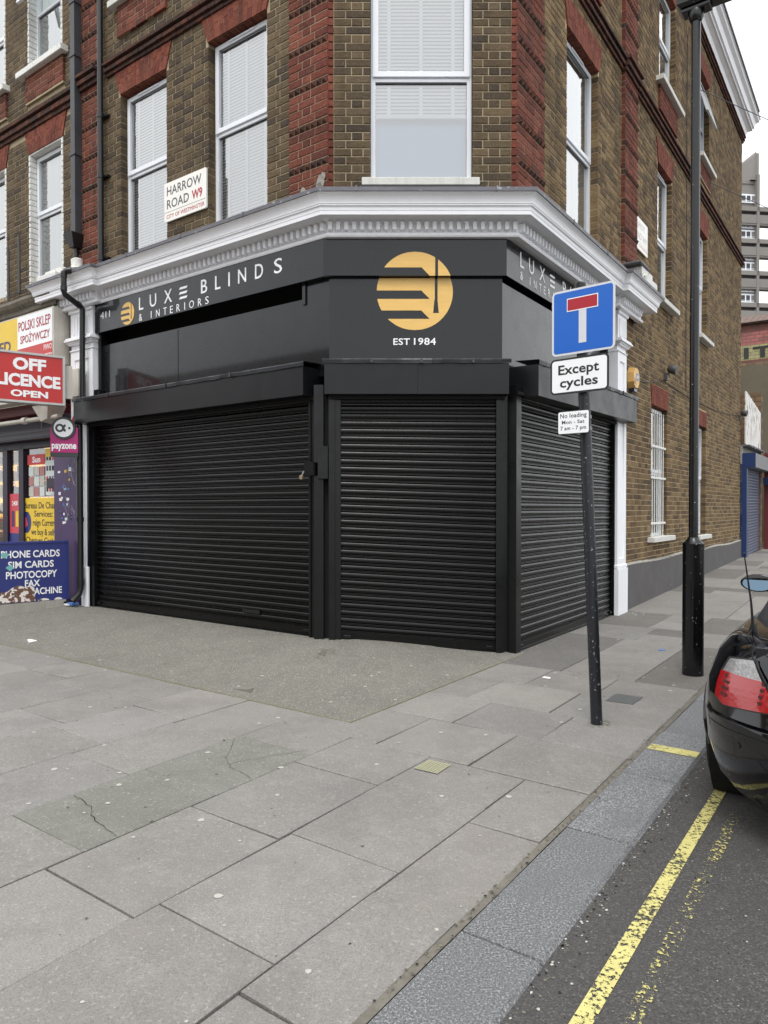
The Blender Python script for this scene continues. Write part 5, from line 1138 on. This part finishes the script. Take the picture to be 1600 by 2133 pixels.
# more buildings at the left end, outside the frame, close the row
# ================================================================== BACKGROUND ON THE RIGHT
u0 = 13.06
def bandwall(name, tones, mort):
    m, n, p = nodes(name); 
    g_ = n.nodes.new('ShaderNodeNewGeometry'); mp = n.nodes.new('ShaderNodeVectorMath'); mp.operation = 'DOT_PRODUCT'; mp.inputs[1].default_value = tuple(dL); n.links.new(g_.outputs['Position'], mp.inputs[0])
    sx = n.nodes.new('ShaderNodeSeparateXYZ'); n.links.new(g_.outputs['Position'], sx.inputs[0]); cx = n.nodes.new('ShaderNodeCombineXYZ'); n.links.new(mp.outputs['Value'], cx.inputs[0]); n.links.new(sx.outputs[2], cx.inputs[1])
    b = n.nodes.new('ShaderNodeTexBrick'); b.inputs['Scale'].default_value = 1; b.inputs['Brick Width'].default_value = .34; b.inputs['Row Height'].default_value = .15; b.inputs['Mortar Size'].default_value = .016; b.inputs['Mortar Smooth'].default_value = .1
    n.links.new(cx.outputs[0], b.inputs['Vector']); b.inputs['Color1'].default_value = (*lin(tones[0]), 1); b.inputs['Color2'].default_value = (*lin(tones[1]), 1); b.inputs['Mortar'].default_value = (*lin(mort), 1)
    f = noise(n, tc(n), 2, 4, .7); c = mixc(n, ramp(n, f, [(.5, g3(0)), (.7, g3(.6))]), b.outputs['Color'], lin((96, 74, 66))); n.links.new(c, p.inputs['Base Color']); p.inputs['Roughness'].default_value = .9; bump(n, p, b.outputs['Fac'], .01, -1); MATS[name] = m
bandwall('band_pink', [(164, 98, 94), (144, 88, 86)], (104, 80, 76)); bandwall('band_yellow', [(158, 152, 108), (142, 138, 104)], (118, 114, 88)); bandwall('band_brown', [(126, 100, 76), (102, 84, 66)], (84, 74, 64)); bandwall('band_dark', [(120, 70, 62), (92, 62, 56)], (84, 70, 62))
ws = thing('side_shop', 'small single storey shop with blue roller shutter and peeling white boards', 'shop', FRt(14.5, 0, .1))
part('wall', ws, lambda m: (m.box(FRt, u0, 15.55, -4, .03, -.2, 2.95, 'concrete'), m.box(FRt, 15.55, 15.85, -4, .12, -.2, 4.6, 'band_brown')))
part('blue_frame', ws, lambda m: (m.box(FRt, u0, 13.25, -.1, .14, .1, 2.5, 'blue_paint', bev=.005)))
part('shutter_box', ws, lambda m: (m.box(FRt, 13.09, 13.10, -.05, .33, 2.40, 2.76, 'blue_paint'), m.box(FRt, 13.1, 16.2, -.05, .33, 2.40, 2.76, 'grey_box', bev=.006)))
pm('blue_shutter2', (84, 92, 114), .4, .12, 4, 0)
for k in range(29):
    m = slat_prof(FRt, 13.25, 15.5, lambda u, a, k=k: .16 + .03 * (u - 13.2) * (1 - k / 29) + .077 * (k + a / .075), +.07, 'blue_shutter2'); m.build('slat', ws, 'a')
part('bottom_rail', ws, lambda m: m.box(FRt, 13.25, 15.5, -.05, .1, .14, .2, 'grey_box'))
def boards(m, k):
    a = 13.1 + k * .232; zt = 4.30 - k * .028; m.box(FRt, a, a + .226, .08 + .004 * (k % 3), .11 + .005 * (k % 2), 2.98, zt, 'peeling_white', bev=.004)
for k in range(11): part('board', ws, lambda m: boards(m, k))
part('torn_flashing', ws, lambda m: [m.box(FRt, 13.1 + .25 * k, 13.35 + .25 * k, -.1, .2 + .01 * (k % 3), 2.93 - .01 * (k % 2), 2.97, 'lead', bev=.004) for k in range(10)])
ww = thing('khaki_block', 'khaki rendered blank wall rising behind the peeling white boards', 'building', gp(19, -1.0, 0))
def kw(m):
    m.add([gp(21, 2, 0), gp(21, -1.75, 0), gp(21, -1.75, 6.2), gp(21, -.35, 6.15), gp(21, -.35, 6.05), gp(21, 2, 6.0)], [(0, 1, 2, 3, 4, 5)], 'khaki_render'); m.quad(gp(21, -1.75, 0), gp(27, -1.75, 0), gp(27, -1.75, 6.2), gp(21, -1.75, 6.2), 'terrace_brick'); m.quad(gp(21, 2, 6.05), gp(21, -1.75, 6.2), gp(27, -1.75, 6.2), gp(27, 2, 6.2), 'lead')
part('wall', ww, kw)
br = thing('painted_brick_building', 'brick building with a brown tiled roof and faded pink and yellow painted lettering', 'building', gp(30, 0, 0))
BW = lambda b, z, a=30.: gp(a, b, z)
def bwall(m, z0, z1, mat): m.quad(BW(3, z0), BW(-6, z0), BW(-6, z1), BW(3, z1), mat)
part('wall', br, lambda m: (bwall(m, 0, 7.95, 'band_brown'), bwall(m, 9.3, 9.75, 'band_dark'))); part('pink_band', br, lambda m: bwall(m, 8.72, 9.3, 'band_pink')); part('yellow_band', br, lambda m: (bwall(m, 8.05, 8.72, 'band_yellow'), bwall(m, 7.95, 8.05, 'band_dark')))
part('lettering', br, lambda m: text(m, 'SITE', BW(1.6, 8.12, 29.98), -dL, -dR, 2.6, .5, 'room_dark', 1.2, .03, th=.01))
def rf(m):
    for k in range(9):
        s = k / 9; z0 = 9.72 + .62 * s; a0 = 29.8 + 1.6 * s
        for j in range(36):
            b0 = 3.2 - j * .26; zz = -.03 * max(0, (1.0 - b0)) * (.2 + s); m.hexa([BW(b0, z0 - .03 + zz, a0), BW(b0 - .245, z0 - .03 + zz, a0), BW(b0 - .245, z0 + .05 + zz, a0 + .2), BW(b0, z0 + .05 + zz, a0 + .2), BW(b0, z0 + .0 + zz, a0), BW(b0 - .245, z0 + .0 + zz, a0), BW(b0 - .245, z0 + .085 + zz, a0 + .2), BW(b0, z0 + .085 + zz, a0 + .2)], 'roof_tile_brown')
    m.quad(BW(3.3, 9.7, 29.8), BW(-6, 9.5, 29.8), BW(-6, 10.1, 31.4), BW(3.3, 10.3, 31.4), 'roof_tile_brown')
    m.quad(BW(3.3, 10.3, 31.4), BW(-6, 10.1, 31.4), BW(-6, 7, 36), BW(3.3, 7, 36), 'roof_tile_brown')
part('tiled_roof', br, rf, kind='stuff'); part('side_wall', br, lambda m: m.quad(BW(-6, 0), BW(-6, 0, 38), BW(-6, 9.5, 38), BW(-6, 9.5), 'band_brown'))
pm('red_dull', (98, 36, 38), .6, .2, 2, 0)
rk = thing('red_shopfront', 'distant red shopfront with a blue sign seen past the blue shutter', 'shop', gp(18.5, -1.7, .2))
part('panel', rk, lambda m: m.box(FG, 17.2, 21, 1.62, 1.95, .2, 2.95, 'red_dull')); part('sign', rk, lambda m: m.box(FG, 17.0, 17.1, 1.62, 2.2, 2.05, 2.25, 'blue_paint'))
part('emblem', rk, lambda m: m.disc(gp(16.995, -1.8, 2.15), -dR, .05, 'sign_white', .005))
# tower block far behind
tw = thing('tower_block', 'distant grey concrete tower block with white windows and open walkways', 'tower', (92, 182, 0))
TO = Vector((88.0, 180, 0)); tX = Vector((1, .12, 0)).normalized(); tN = Vector((.12, -1, 0)).normalized(); FT = Fr(TO, tX, tN, tX)
def twall(m):
    m.box(FT, -14, 6.3, -9, 0, 0, 84, 'tower_concrete'); m.box(FT, -14, 6.3, -9, .2, 84, 84.8, 'tower_concrete')
part('slab', tw, twall); part('fin', tw, lambda m: (m.box(FT, 6.3, 7.0, -6, 1.3, 0, 86, 'tower_concrete'), m.add([FT(4.9, .8, 84.8), FT(6.3, .8, 84.8), FT(6.3, .8, 92), FT(5.8, .8, 91), FT(4.9, -5, 84.8), FT(6.3, -5, 84.8), FT(6.3, -5, 92), FT(5.8, -5, 91)], [(0, 1, 2, 3), (4, 5, 6, 7), (0, 3, 7, 4), (2, 3, 7, 6), (1, 2, 6, 5)], 'tower_concrete'), m.box(FT, 6.25, 7.0, -5, .9, 86, 91.5, 'tower_concrete')))
part('lift_tower', tw, lambda m: m.box(FT, 22, 30, -8, 0, 0, 96, 'tower_concrete'))
for k in range(10):
    zb = 73.2 - k * 8.07
    if zb < 1: break
    part('walkway', tw, lambda m: (m.box(FT, -14, 24, -.5, 1.2, zb, zb + 2.6, 'tower_concrete'), m.box(FT, -14, 24, -.5, .3, zb + 2.6, zb + 3.5, 'tower_dark'), m.box(FT, -14, 24, -.5, 1.3, zb + 3.5, zb + 4.6, 'tower_concrete'), m.box(FT, -14, 24, 1.2, 1.25, zb + .3, zb + .45, 'tower_dark')))
    for j in range(2):
        z = zb + 5.2 + j * 2.62 if k else zb + 6.2
        if k == 0 and j: continue
        for i in range(3):
            x = -6.9 + i * 4.7
            def wn(m, x=x, z=z):
                m.box(FT, x, x + 4.2, 0, .35, z - .3, z + 1.9, 'upvc')
                for q in range(3): m.box(FT, x + .25 + q * 1.35, x + 1.25 + q * 1.35, .35, .38, z + .3, z + 1.5, 'tower_dark' if q < 2 else 'grey_box'); m.box(FT, x + .25 + q * 1.35, x + 1.25 + q * 1.35, .38, .4, z + .02, z + .14, 'tower_dark')
            w_ = part('window', tw, wn)
# ================================================================== TERRACE OPPOSITE (across the main road, unseen behind the viewer; added for dark reflections)
op = thing('opposite_terrace', 'plain brick terrace across the main road behind the viewer', 'building', gp(-24, 4, 0))
part('wall', op, lambda m: m.box(Fr(CL, dL, -dR, -dL), -8, 34, 22, 30, -.4, 9.5, 'terrace_brick'))
for k in range(12):
    for z in (1.0, 4.6, 7.2): part('window', op, lambda m: m.box(FL, -6.5 + k * 3.3, -5.2 + k * 3.3, 21.9, 22.02, z, z + 1.7, 'upvc' if (k + int(z)) % 3 else 'tower_dark'))
# ================================================================== STREET FURNITURE
sp_ = thing('signpost', 'leaning black signpost carrying three traffic plates at the kerb', 'signpost', (1.419, 4.691, -.065))
PB = Vector((1.419, 4.691, -.07)); PT_ = Vector((1.300, 4.70, 2.86))
post = lambda z: PB + (PT_ - PB) * ((z - PB.z) / (PT_.z - PB.z))
part('pole', sp_, lambda m: m.tube([post(-.07), post(.5), post(1.5), post(2.84)], .038, 'pole_grey', 20), 'a'); part('pole_cap', sp_, lambda m: m.tube([post(2.83), post(2.86), post(2.87)], [.041, .041, .03], 'post_black', 16), 'a')
tS = Vector((.764, -.645, 0)).normalized(); nS = Vector((-.645, -.764, 0)).normalized(); upS = (UP + tS * .0).normalized()
def plate(name, label, cl, zl, w, h, fn, r, mat, edge='sign_back', cat='road sign', d=.052):
    P = Vector((cl[0], cl[1], 0)) + UP * zl
    t = thing(name, label, cat, P + tS * w / 2)
    part('plate', t, lambda m: rounded(m, P, tS, UP, w, h, r, nS, .004, mat, 6, edge)); fn(t, P); 
    part('clip', t, lambda m: [m.tube([post(z) + Vector((0, 0, -.012)), post(z) + Vector((0, 0, .012))], .043, 'sign_back', 14) for z in (zl + h * .25, zl + h * .75)], 'a')
    return t
def ray_at(x, y, Y):
    p_ = math.radians(.7); yc = (1078 - y) / 1470; d = Vector(((x - 800) / 1470, math.cos(p_) + math.sin(p_) * yc, -math.sin(p_) + math.cos(p_) * yc)); t = Y / d.y; return Vector((d.x * t, Y, EYE + d.z * t))
L1 = Vector((1.139, 4.79))
def sgA(t, P):
    f = nS * .0045; w, h = .437, .432; b = .014
    part('blue_field', t, lambda m: rounded(m, P + tS * b + UP * b + f, tS, UP, w - 2 * b, h - 2 * b, .018, nS, .0004, 'blue_sign', 6))
    q = lambda m, a, c, b_, d, mt, o: m.add([P + tS * x + UP * y + nS * o for x, y in ((a, c), (b_, c), (b_, d), (a, d))], [(0, 1, 2, 3)], mt)
    part('symbol', t, lambda m: (q(m, .192, .068, .245, .30, 'sign_grey', .0056), q(m, .108, .285, .325, .372, 'sign_white', .006), q(m, .113, .291, .319, .366, 'red_sign', .0065)))
plate('no_through_road_sign', 'square blue no through road sign with a white T and red bar', (L1.x, L1.y), 2.395, .437, .432, sgA, .03, 'sign_grey', 'sign_grey')
def sgB(t, P):
    w, h = .408, .238
    part('face', t, lambda m: rounded(m, P + tS * .013 + UP * .013 + nS * .0045, tS, UP, w - .026, h - .026, .02, nS, .0004, 'sign_white', 6))
    part('lettering', t, lambda m: (text(m, 'Except', P + tS * .058 + UP * .132 + nS * .005, tS, nS, .285, .062, 'ink', 1.02, .022, th=.0008), text(m, 'cycles', P + tS * .07 + UP * .047 + nS * .005, tS, nS, .265, .060, 'ink', 1.02, .022, th=.0008)))
plate('exemption_plate', 'white plate with black rim reading Except cycles under the blue sign', (L1.x - .01, L1.y), 2.135, .408, .238, sgB, .032, 'ink', 'ink')
def sgC(t, P):
    w, h = .222, .152
    part('face', t, lambda m: rounded(m, P + tS * .004 + UP * .004 + nS * .0045, tS, UP, w - .008, h - .008, .012, nS, .0004, 'sign_white', 4))
    part('lettering', t, lambda m: [text(m, s, P + tS * x + UP * y + nS * .005, tS, nS, ww_, hh, 'ink', 1.05, .012, th=.0006) for s, x, y, ww_, hh in (('No loading', .018, .108, .185, .028), ('Mon - Sat', .03, .067, .158, .024), ('7 am - 7 pm', .02, .027, .18, .025))])
plate('loading_plate', 'small white plate reading No loading Mon to Sat below the cycles plate', (1.165, 4.73), 1.865, .222, .152, sgC, .016, 'ink', 'ink')
# lamp post
lp = thing('lamp_post', 'tall black lamp post with a thicker chipped base beside the dark car', 'lamp post', (2.675, 6.098, -.065))
LP = Vector((2.675, 6.098, 0))
part('base', lp, lambda m: m.tube([LP + UP * z for z in (-.09, .0, .6, 1.055, 1.07, 1.11, 1.125)], [.088, .087, .087, .087, .09, .05, .045], 'post_black', 28), 'a')
part('shaft', lp, lambda m: m.tube([LP + UP * 1.1, LP + UP * 5.62], [.0385, .0375], 'post_black', 20), 'a')
part('door', lp, lambda m: m.tube([LP + Vector((-.03, -.071, z)) for z in (.15, .75)], .021, 'post_black', 10), 'a')
part('bracket', lp, lambda m: m.tube([LP + UP * z for z in (5.54, 5.57, 5.62, 5.66)], [.045, .062, .066, .05], 'post_black', 20), 'a')
FLm = Fr(LP, -dL, dR, -dL)
part('lantern', lp, lambda m: (m.box(FLm, -.14, .75, -.10, .10, 5.66, 5.77, 'post_black', bev=.025), m.box(FLm, -.11, .12, -.06, .06, 5.62, 5.66, 'post_black', bev=.01), m.box(FLm, .2, .7, -.07, .07, 5.654, 5.66, 'lamp_grey')))
# covers set into the paving, litter
def flat(name, label, cat, pts, mat, th=.004, grid=None):
    m = MB(); z = gz(*pts[0]) + .001; m.add([gp(a, b, z) for a, b in pts] + [gp(a, b, z + th) for a, b in pts], [(4, 5, 6, 7), (0, 1, 5, 4), (1, 2, 6, 5), (2, 3, 7, 6), (3, 0, 4, 7)], mat)
    t = thing(name, label, cat, gp(pts[0][0], pts[0][1], z)); m.build('lid', t)
    if grid:
        (p0, p1, p2, p3) = [Vector(p) for p in pts]; g2 = MB(); n, mt = grid
        for i in range(n):
            for j in range(n):
                a, b = (i + .12) / n, (i + .88) / n; c, d = (j + .12) / n, (j + .88) / n; P = lambda u, v: p0 + (p1 - p0) * u + (p3 - p0) * v
                g2.add([gp(*P(u, v), z + th + .0025) for u, v in ((a, c), (b, c), (b, d), (a, d))], [(0, 1, 2, 3)], mt)
        o = g2.build('studs', t); o['kind'] = 'stuff'
    return t
flat('stopcock_cover', 'small cream studded stopcock cover in the middle of a paving slab', 'utility cover', [(-2.13, -2.395), (-1.97, -2.39), (-1.975, -2.53), (-2.125, -2.54)][::1], 'cover_iron', .002, (9, 'cover_yellow'))
flat('access_cover', 'grey iron access cover in the paving right of the signpost', 'utility cover', [(-.14, -2.80), (.11, -2.80), (.13, -3.0), (-.13, -3.0)], 'cover_iron', .002, (12, 'cover_iron'))
flat('paper_scrap', 'white scrap of paper on the pavement joint at far left', 'litter', [(-1.47, 2.95), (-1.40, 3.12), (-1.33, 3.08), (-1.38, 2.95)], 'paper', .006)
flat('paper_scrap', 'tiny white scrap of paper on the slabs between shutter and signpost', 'litter', [(.26, -2.13), (.30, -2.13), (.30, -2.19), (.26, -2.2)], 'paper', .006)
flat('wrapper', 'tiny blue wrapper on the pavement left of the lamp post', 'litter', [(2.04, -2.62), (2.10, -2.63), (2.09, -2.68), (2.03, -2.67)], 'blue_litter', .006)
# ================================================================== PARKED CAR
CA, CBc = -2.21, -4.648
def C(s, t, z): return gp(CA + s, CBc + t, -.083 + z * .945)
car = thing('parked_car', 'dark convertible car with black soft top parked at the kerb on the right', 'car', C(2.2, 0, 0))
Lc, Wd = 4.49, .85; EX = 2.3
def lean(z):
    P = [(.18, .10), (.26, .035), (.40, .0), (.53, .0), (.555, .008), (.565, .035), (.61, .05), (.83, .085), (.90, .13), (.93, .19)]
    for (a, b), (c, d) in zip(P, P[1:]):
        if z <= c: return b + (d - b) * max(0, (z - a) / (c - a))
    return P[-1][1]
def side(z):
    P = [(.18, .10), (.26, .05), (.40, .012), (.55, .0), (.62, .0), (.70, .01), (.83, .05), (.90, .10), (.93, .15)]
    for (a, b), (c, d) in zip(P, P[1:]):
        if z <= c: return b + (d - b) * max(0, (z - a) / (c - a))
    return P[-1][1]
RB = .6
def rear(th, z, off=0.):
    w = Wd - side(z) + off; t = w * math.sin(th) ** (2 / EX) if th > 0 else 0.; s = RB - (RB + off) * (math.cos(th) ** (2 / EX) if th < PI / 2 - 1e-6 else 0.) + lean(z) * (math.cos(th) ** .5 if th < PI / 2 - 1e-6 else 0)
    return s, t
def zdrop(s, z):
    k = 1 - .0 * s
    if s > 3.0: k = 1 - .18 * sm((s - 3.0) / 1.5)
    return z if z < .5 else .5 + (z - .5) * (k if s > 3 else 1) - (max(0, s - 3) * .06 if z > .8 else 0)
ZL = [.18, .22, .26, .33, .40, .47, .53, .555, .565, .59, .62, .70, .78, .83, .87, .90, .93]
def outline():
    L = [('r', PI / 2 * k / 22) for k in range(23)]; s = RB
    while s < Lc - .75: s += .06; L.append(('s', s))
    L += [('f', PI / 2 * (1 - k / 14)) for k in range(1, 15)]; return L
def bp(o, z, sg):
    k, v = o
    if k == 'r': s, t = rear(v, z)
    elif k == 's': s, t = v, Wd - side(z)
    else: w = Wd - side(z); t = w * math.sin(v) ** (2 / 2.4) if v > 0 else 0; s = Lc - .75 + .75 * math.cos(v) ** (2 / 2.4) - lean(z) * .5
    if k != 'r' or v > 1.2: t += (.035 * math.exp(-((s - .98) / .36) ** 2) + .03 * math.exp(-((s - 3.7) / .4) ** 2)) * (1 if z < .75 else .3)
    return s, t * sg, zdrop(s, z)
OUT = outline()
def arched(s, t, z): return abs(t) > .55 and any((s - c) ** 2 + (z - .30) ** 2 < .345 ** 2 for c in (.98, 3.70))
def body(m):
    for sg in (1, -1):
        for i in range(len(OUT) - 1):
            for j in range(len(ZL) - 1):
                q = [bp(OUT[i], ZL[j], sg), bp(OUT[i + 1], ZL[j], sg), bp(OUT[i + 1], ZL[j + 1], sg), bp(OUT[i], ZL[j + 1], sg)]
                c = [sum(p[k] for p in q) / 4 for k in range(3)]
                if arched(*c): continue
                m.quad(*[C(*p) for p in q], 'car_paint')
    for i in range(len(OUT) - 1):       # deck, bonnet
        a, b = bp(OUT[i], .93, 1), bp(OUT[i + 1], .93, 1); K = 8
        for k in range(K):
            f = lambda p, q: C(p[0] + .06 * (1 - q * q) * (-1 if p[0] < 1 else (1 if p[0] > 3.6 else 0)), p[1] * q, p[2] + .035 * (1 - abs(q) ** 2.5))
            x, y = -1 + 2 * k / K, -1 + 2 * (k + 1) / K; m.quad(f(a, x), f(b, x), f(b, y), f(a, y), 'car_paint')
def weld(o):
    import bmesh
    bm = bmesh.new(); bm.from_mesh(o.data); bmesh.ops.remove_doubles(bm, verts=bm.verts, dist=.0008); bmesh.ops.recalc_face_normals(bm, faces=bm.faces)
    for f in bm.faces: f.smooth = True
    bm.to_mesh(o.data); bm.free(); o.data.set_sharp_from_angle(angle=math.radians(32)); return o
weld(part('body', car, body, 'a'))
part('underside', car, lambda m: (m.box(Fr(C(0, 0, 0), dR, -dL, dR), .25, 4.3, -.6, .6, .17, .85, 'car_trim'), m.box(Fr(C(0, 0, 0), dR, -dL, dR), 1.45, 3.2, -.8, .8, .17, .6, 'car_trim')))
part('rear_valance', car, lambda m: [m.quad(*[C(*(lambda st: (st[0] + .012, st[1] * sg, z))(rear(PI / 2 * x / 10, z))) for x, z in ((k, .175), (k + 1, .175), (k + 1, .30), (k, .30))], 'car_trim') for k in range(8) for sg in (1, -1)], 'a')
def strip(m, z0, z1, th0, th1, off, mat, sides=(1, -1), K=16, n2=1, zf0=None, zf1=None):
    for sg in sides:
        for k in range(K):
            for r in range(n2):
                def P(x, y):
                    tA = th0(y) if callable(th0) else th0; th = tA + (th1 - tA) * x; za = zf0(x) if zf0 else z0; zb = zf1(x) if zf1 else z1; z = za + (zb - za) * y; s, t = rear(th, z, off); return C(s, t * sg, z)
                m.quad(P(k / K, r / n2), P((k + 1) / K, r / n2), P((k + 1) / K, (r + 1) / n2), P(k / K, (r + 1) / n2), mat)
LT = (.60, 1.10)
def lampz0(x): return .615 + .03 * (1 - min(1, x * 1.3)) + .03 * max(0, x - .8) * 5
def lampz1(x): return .845 - .02 * x - .10 * max(0, x - .86) * 7 * .6
def lampzm(x): return .765 + .0 * x
for sg in (1, -1):
    tl = part('tail_light', car, lambda m: strip(m, 0, 0, lambda y: .50 + .20 * y, LT[1], .012, 'lens_red', (sg,), 24, 5, lampz0, lambda x: min(lampzm(x), lampz1(x) - .004)), 'a')
    part('clear_lens', tl, lambda m: strip(m, 0, 0, lambda y: .70 + .10 * y, LT[1] - .03, .012, 'lens_clear', (sg,), 24, 4, lambda x: min(lampzm(x), lampz1(x) - .006), lampz1), 'a')
    part('lamp_gasket', tl, lambda m: (strip(m, 0, 0, lambda y: .49 + .30 * y, LT[1] + .01, .009, 'car_trim', (sg,), 24, 6, lambda x: lampz0(x) - .006, lambda x: lampz1(x) + .006)), 'a')
    part('led_dots', tl, lambda m: [m.disc(C(*(lambda st: (st[0] - .0, st[1] * sg, z))(rear(LT[0] + (LT[1] - LT[0]) * x, z, .0135))), (C(-1, sg * .6, 0) - C(0, 0, 0)), .009, 'lens_dark', .002, 10) for x, z in [(.72, .66 + .03 * q) for q in range(3)] + [(.80, .665 + .028 * q) for q in range(4)] + [(.16, .67 + .028 * q) for q in range(4)]])
part('bumper_strip', car, lambda m: (strip(m, .553, .556, .0, 1.5, .004, 'car_trim'), strip(m, .513, .517, .0, 1.5, .003, 'car_trim')), 'a')
for sg in (1, -1):
    for th_ in (.25, .85): part('parking_sensor', car, lambda m: m.disc(C(*(lambda st: (st[0], st[1] * sg, .46))(rear(th_, .46, .003))), C(-1, sg * .5, 0) - C(0, 0, 0), .014, 'car_trim', .003, 14))
part('boot_shut_line', car, lambda m: [m.tube([C(*p) for p in [(.21, sg * .60, .93), (.15, sg * .60, .88), (.11, sg * .575, .84), (.10, sg * .50, .66)]], .0028, 'void_black', 6) for sg in (1, -1)] + [m.tube([C(.2 + .12 * k, sg * (.635 + .006 * k), .952 - .004 * abs(k)) for k in range(6)], .0028, 'void_black', 6) for sg in (1, -1)])
part('number_plate', car, lambda m: m.box(Fr(C(0, 0, 0), -dL, -dR, -dL), -.26, .26, -.07, -.02, .66, .77, 'sign_white', bev=.004))
# wheels
for (s, sg) in ((.98, 1), (.98, -1), (3.70, 1), (3.70, -1)):
    c = C(s, sg * .765, 0) + UP * .322
    wh = part('wheel', car, lambda m: [m.tube([c + dL * x for x in (-.10, -.095, -.05, .05, .095, .10)], [.19, .21, .215, .215, .21, .19], 'rim', 28), [m.box(Fr(c, dR, dL * sg, dR), -.02, .02, .06, .075, -.2, .2, 'rim')]][0], 'a')
    part('tyre', wh, lambda m: [m.tube([c + dL * x for x in (-.118, -.124, -.115, -.095, .095, .115, .124, .118)], [.22, .27, .308, .322, .322, .308, .27, .22], 'tyre', 48), [m.add([c + dL * x + (dR * math.cos(a + (.0 if x * x1 > 0 else .05)) + UP * math.sin(a + .0)) * r_ for (x, a, r_) in ((x0, th, .3235), (x1, th, .3235), (x1, th + .012, .3235), (x0, th + .012, .3235))], [(0, 1, 2, 3)], 'void_black') for th in [2 * PI * k / 70 for k in range(70)] for x0, x1 in ((-.09, -.012), (.012, .09))]][0], 'a')
for cx in (.98, 3.70):
  for sg in (1, -1): part('arch_lip', car, lambda m: [m.tube([C(cx + .348 * math.cos(a), sg * (Wd + .038 - side(min(.9, .3 + .345 * math.sin(a)))), .30 + .348 * math.sin(a)) for a in [PI * k / 18 for k in range(19)]], .012, 'car_paint', 8)], 'a')
for cx in (.98, 3.70):
  for sg in (1, -1): part('arch_liner', car, lambda m: m.tube([C(cx, sg * .60, .30), C(cx, sg * .86, .30)], .346, 'void_black', 28, cap=False))
# soft top
RS = [(.88, .0, .66, .0), (.98, .12, .65, .2), (1.15, .25, .635, .5), (1.45, .385, .61, .9), (1.9, .43, .58, 1), (2.4, .43, .575, 1), (2.68, .40, .58, 1)]
def top(m):
    def ring(s, h, w, k):
        P = []; zb = .925
        for a in [PI * q / 20 for q in range(21)]:
            x = math.cos(a); y = math.sin(a); P.append((s, (w if h == 0 else (w + .05 * (1 - y ** .5))) * (abs(x) ** .45) * (1 if x > 0 else -1) if abs(x) > 1e-6 else 0, zb + h * (y ** .55 if y > 1e-6 else 0) + .0))
        return P
    R_ = [ring(*r) for r in RS]
    for A, B in zip(R_, R_[1:]):
        for k in range(20): m.quad(C(*A[k]), C(*A[k + 1]), C(*B[k + 1]), C(*B[k]), 'soft_top')
weld(part('soft_top', car, top, 'a'))
part('rear_window', car, lambda m: m.add([C(*p) for p in ((.955, .36, 1.03), (.955, -.36, 1.03), (1.30, -.34, 1.27), (1.30, .34, 1.27))], [(0, 1, 2, 3)], 'lens_blue'))
for sg in (1, -1): part('side_window', car, lambda m: m.add([C(*p) for p in ((1.5, sg * .665, .95), (2.95, sg * .70, .94), (2.62, sg * .60, 1.30), (1.62, sg * .615, 1.28))], [(0, 1, 2, 3)], 'lens_blue'))
part('windscreen', car, lambda m: m.add([C(*p) for p in ((3.2, .72, .94), (3.2, -.72, .94), (2.68, -.58, 1.31), (2.68, .58, 1.31))], [(0, 1, 2, 3)], 'lens_blue'))
for sg in (1, -1): part('pillar', car, lambda m: m.tube([C(3.2, sg * .74, .93), C(2.66, sg * .60, 1.33)], .022, 'car_paint', 8))
for sg in (1, -1):
    mc = C(2.62, sg * .905, .965)
    mi_ = part('door_mirror', car, lambda m: (m.tube([mc + dR * x for x in (-.035, -.03, .0, .06, .10, .12)], [.078, .088, .09, .075, .045, .01], 'car_paint', 20), m.tube([mc - dL * sg * .02 - UP * .04, C(2.66, sg * .80, .90)], .025, 'car_paint', 8)), 'a')
    for v in mi_.data.vertices:      # wide oval housing
        d = v.co + Vector(ORG[car.name]) - mc; k = d.dot(dL); 
        if abs(k) < .095 and abs(d.dot(dR)) < .13 and abs(d.z) < .1: v.co += dL * k * .35 - UP * d.z * .28
    part('mirror_glass', mi_, lambda m: m.add([mc - dR * .042 + dL * .102 * math.cos(t) + (UP + dR * .3).normalized() * .055 * math.sin(t) for t in [2 * PI * k / 24 for k in range(24)]], [tuple(range(24))], 'mirror_blue'))
part('aerial', car, lambda m: (m.tube([C(.52, .645, .90), C(.50, .645, .945), C(.49, .645, .975)], [.03, .018, .009], 'car_trim', 10), m.tube([C(.49, .645, .965), C(.47, .65, 1.08), C(.41, .67, 1.31), C(.405, .67, 1.325)], [.007, .005, .0028, .005], 'car_trim', 8)), 'a')
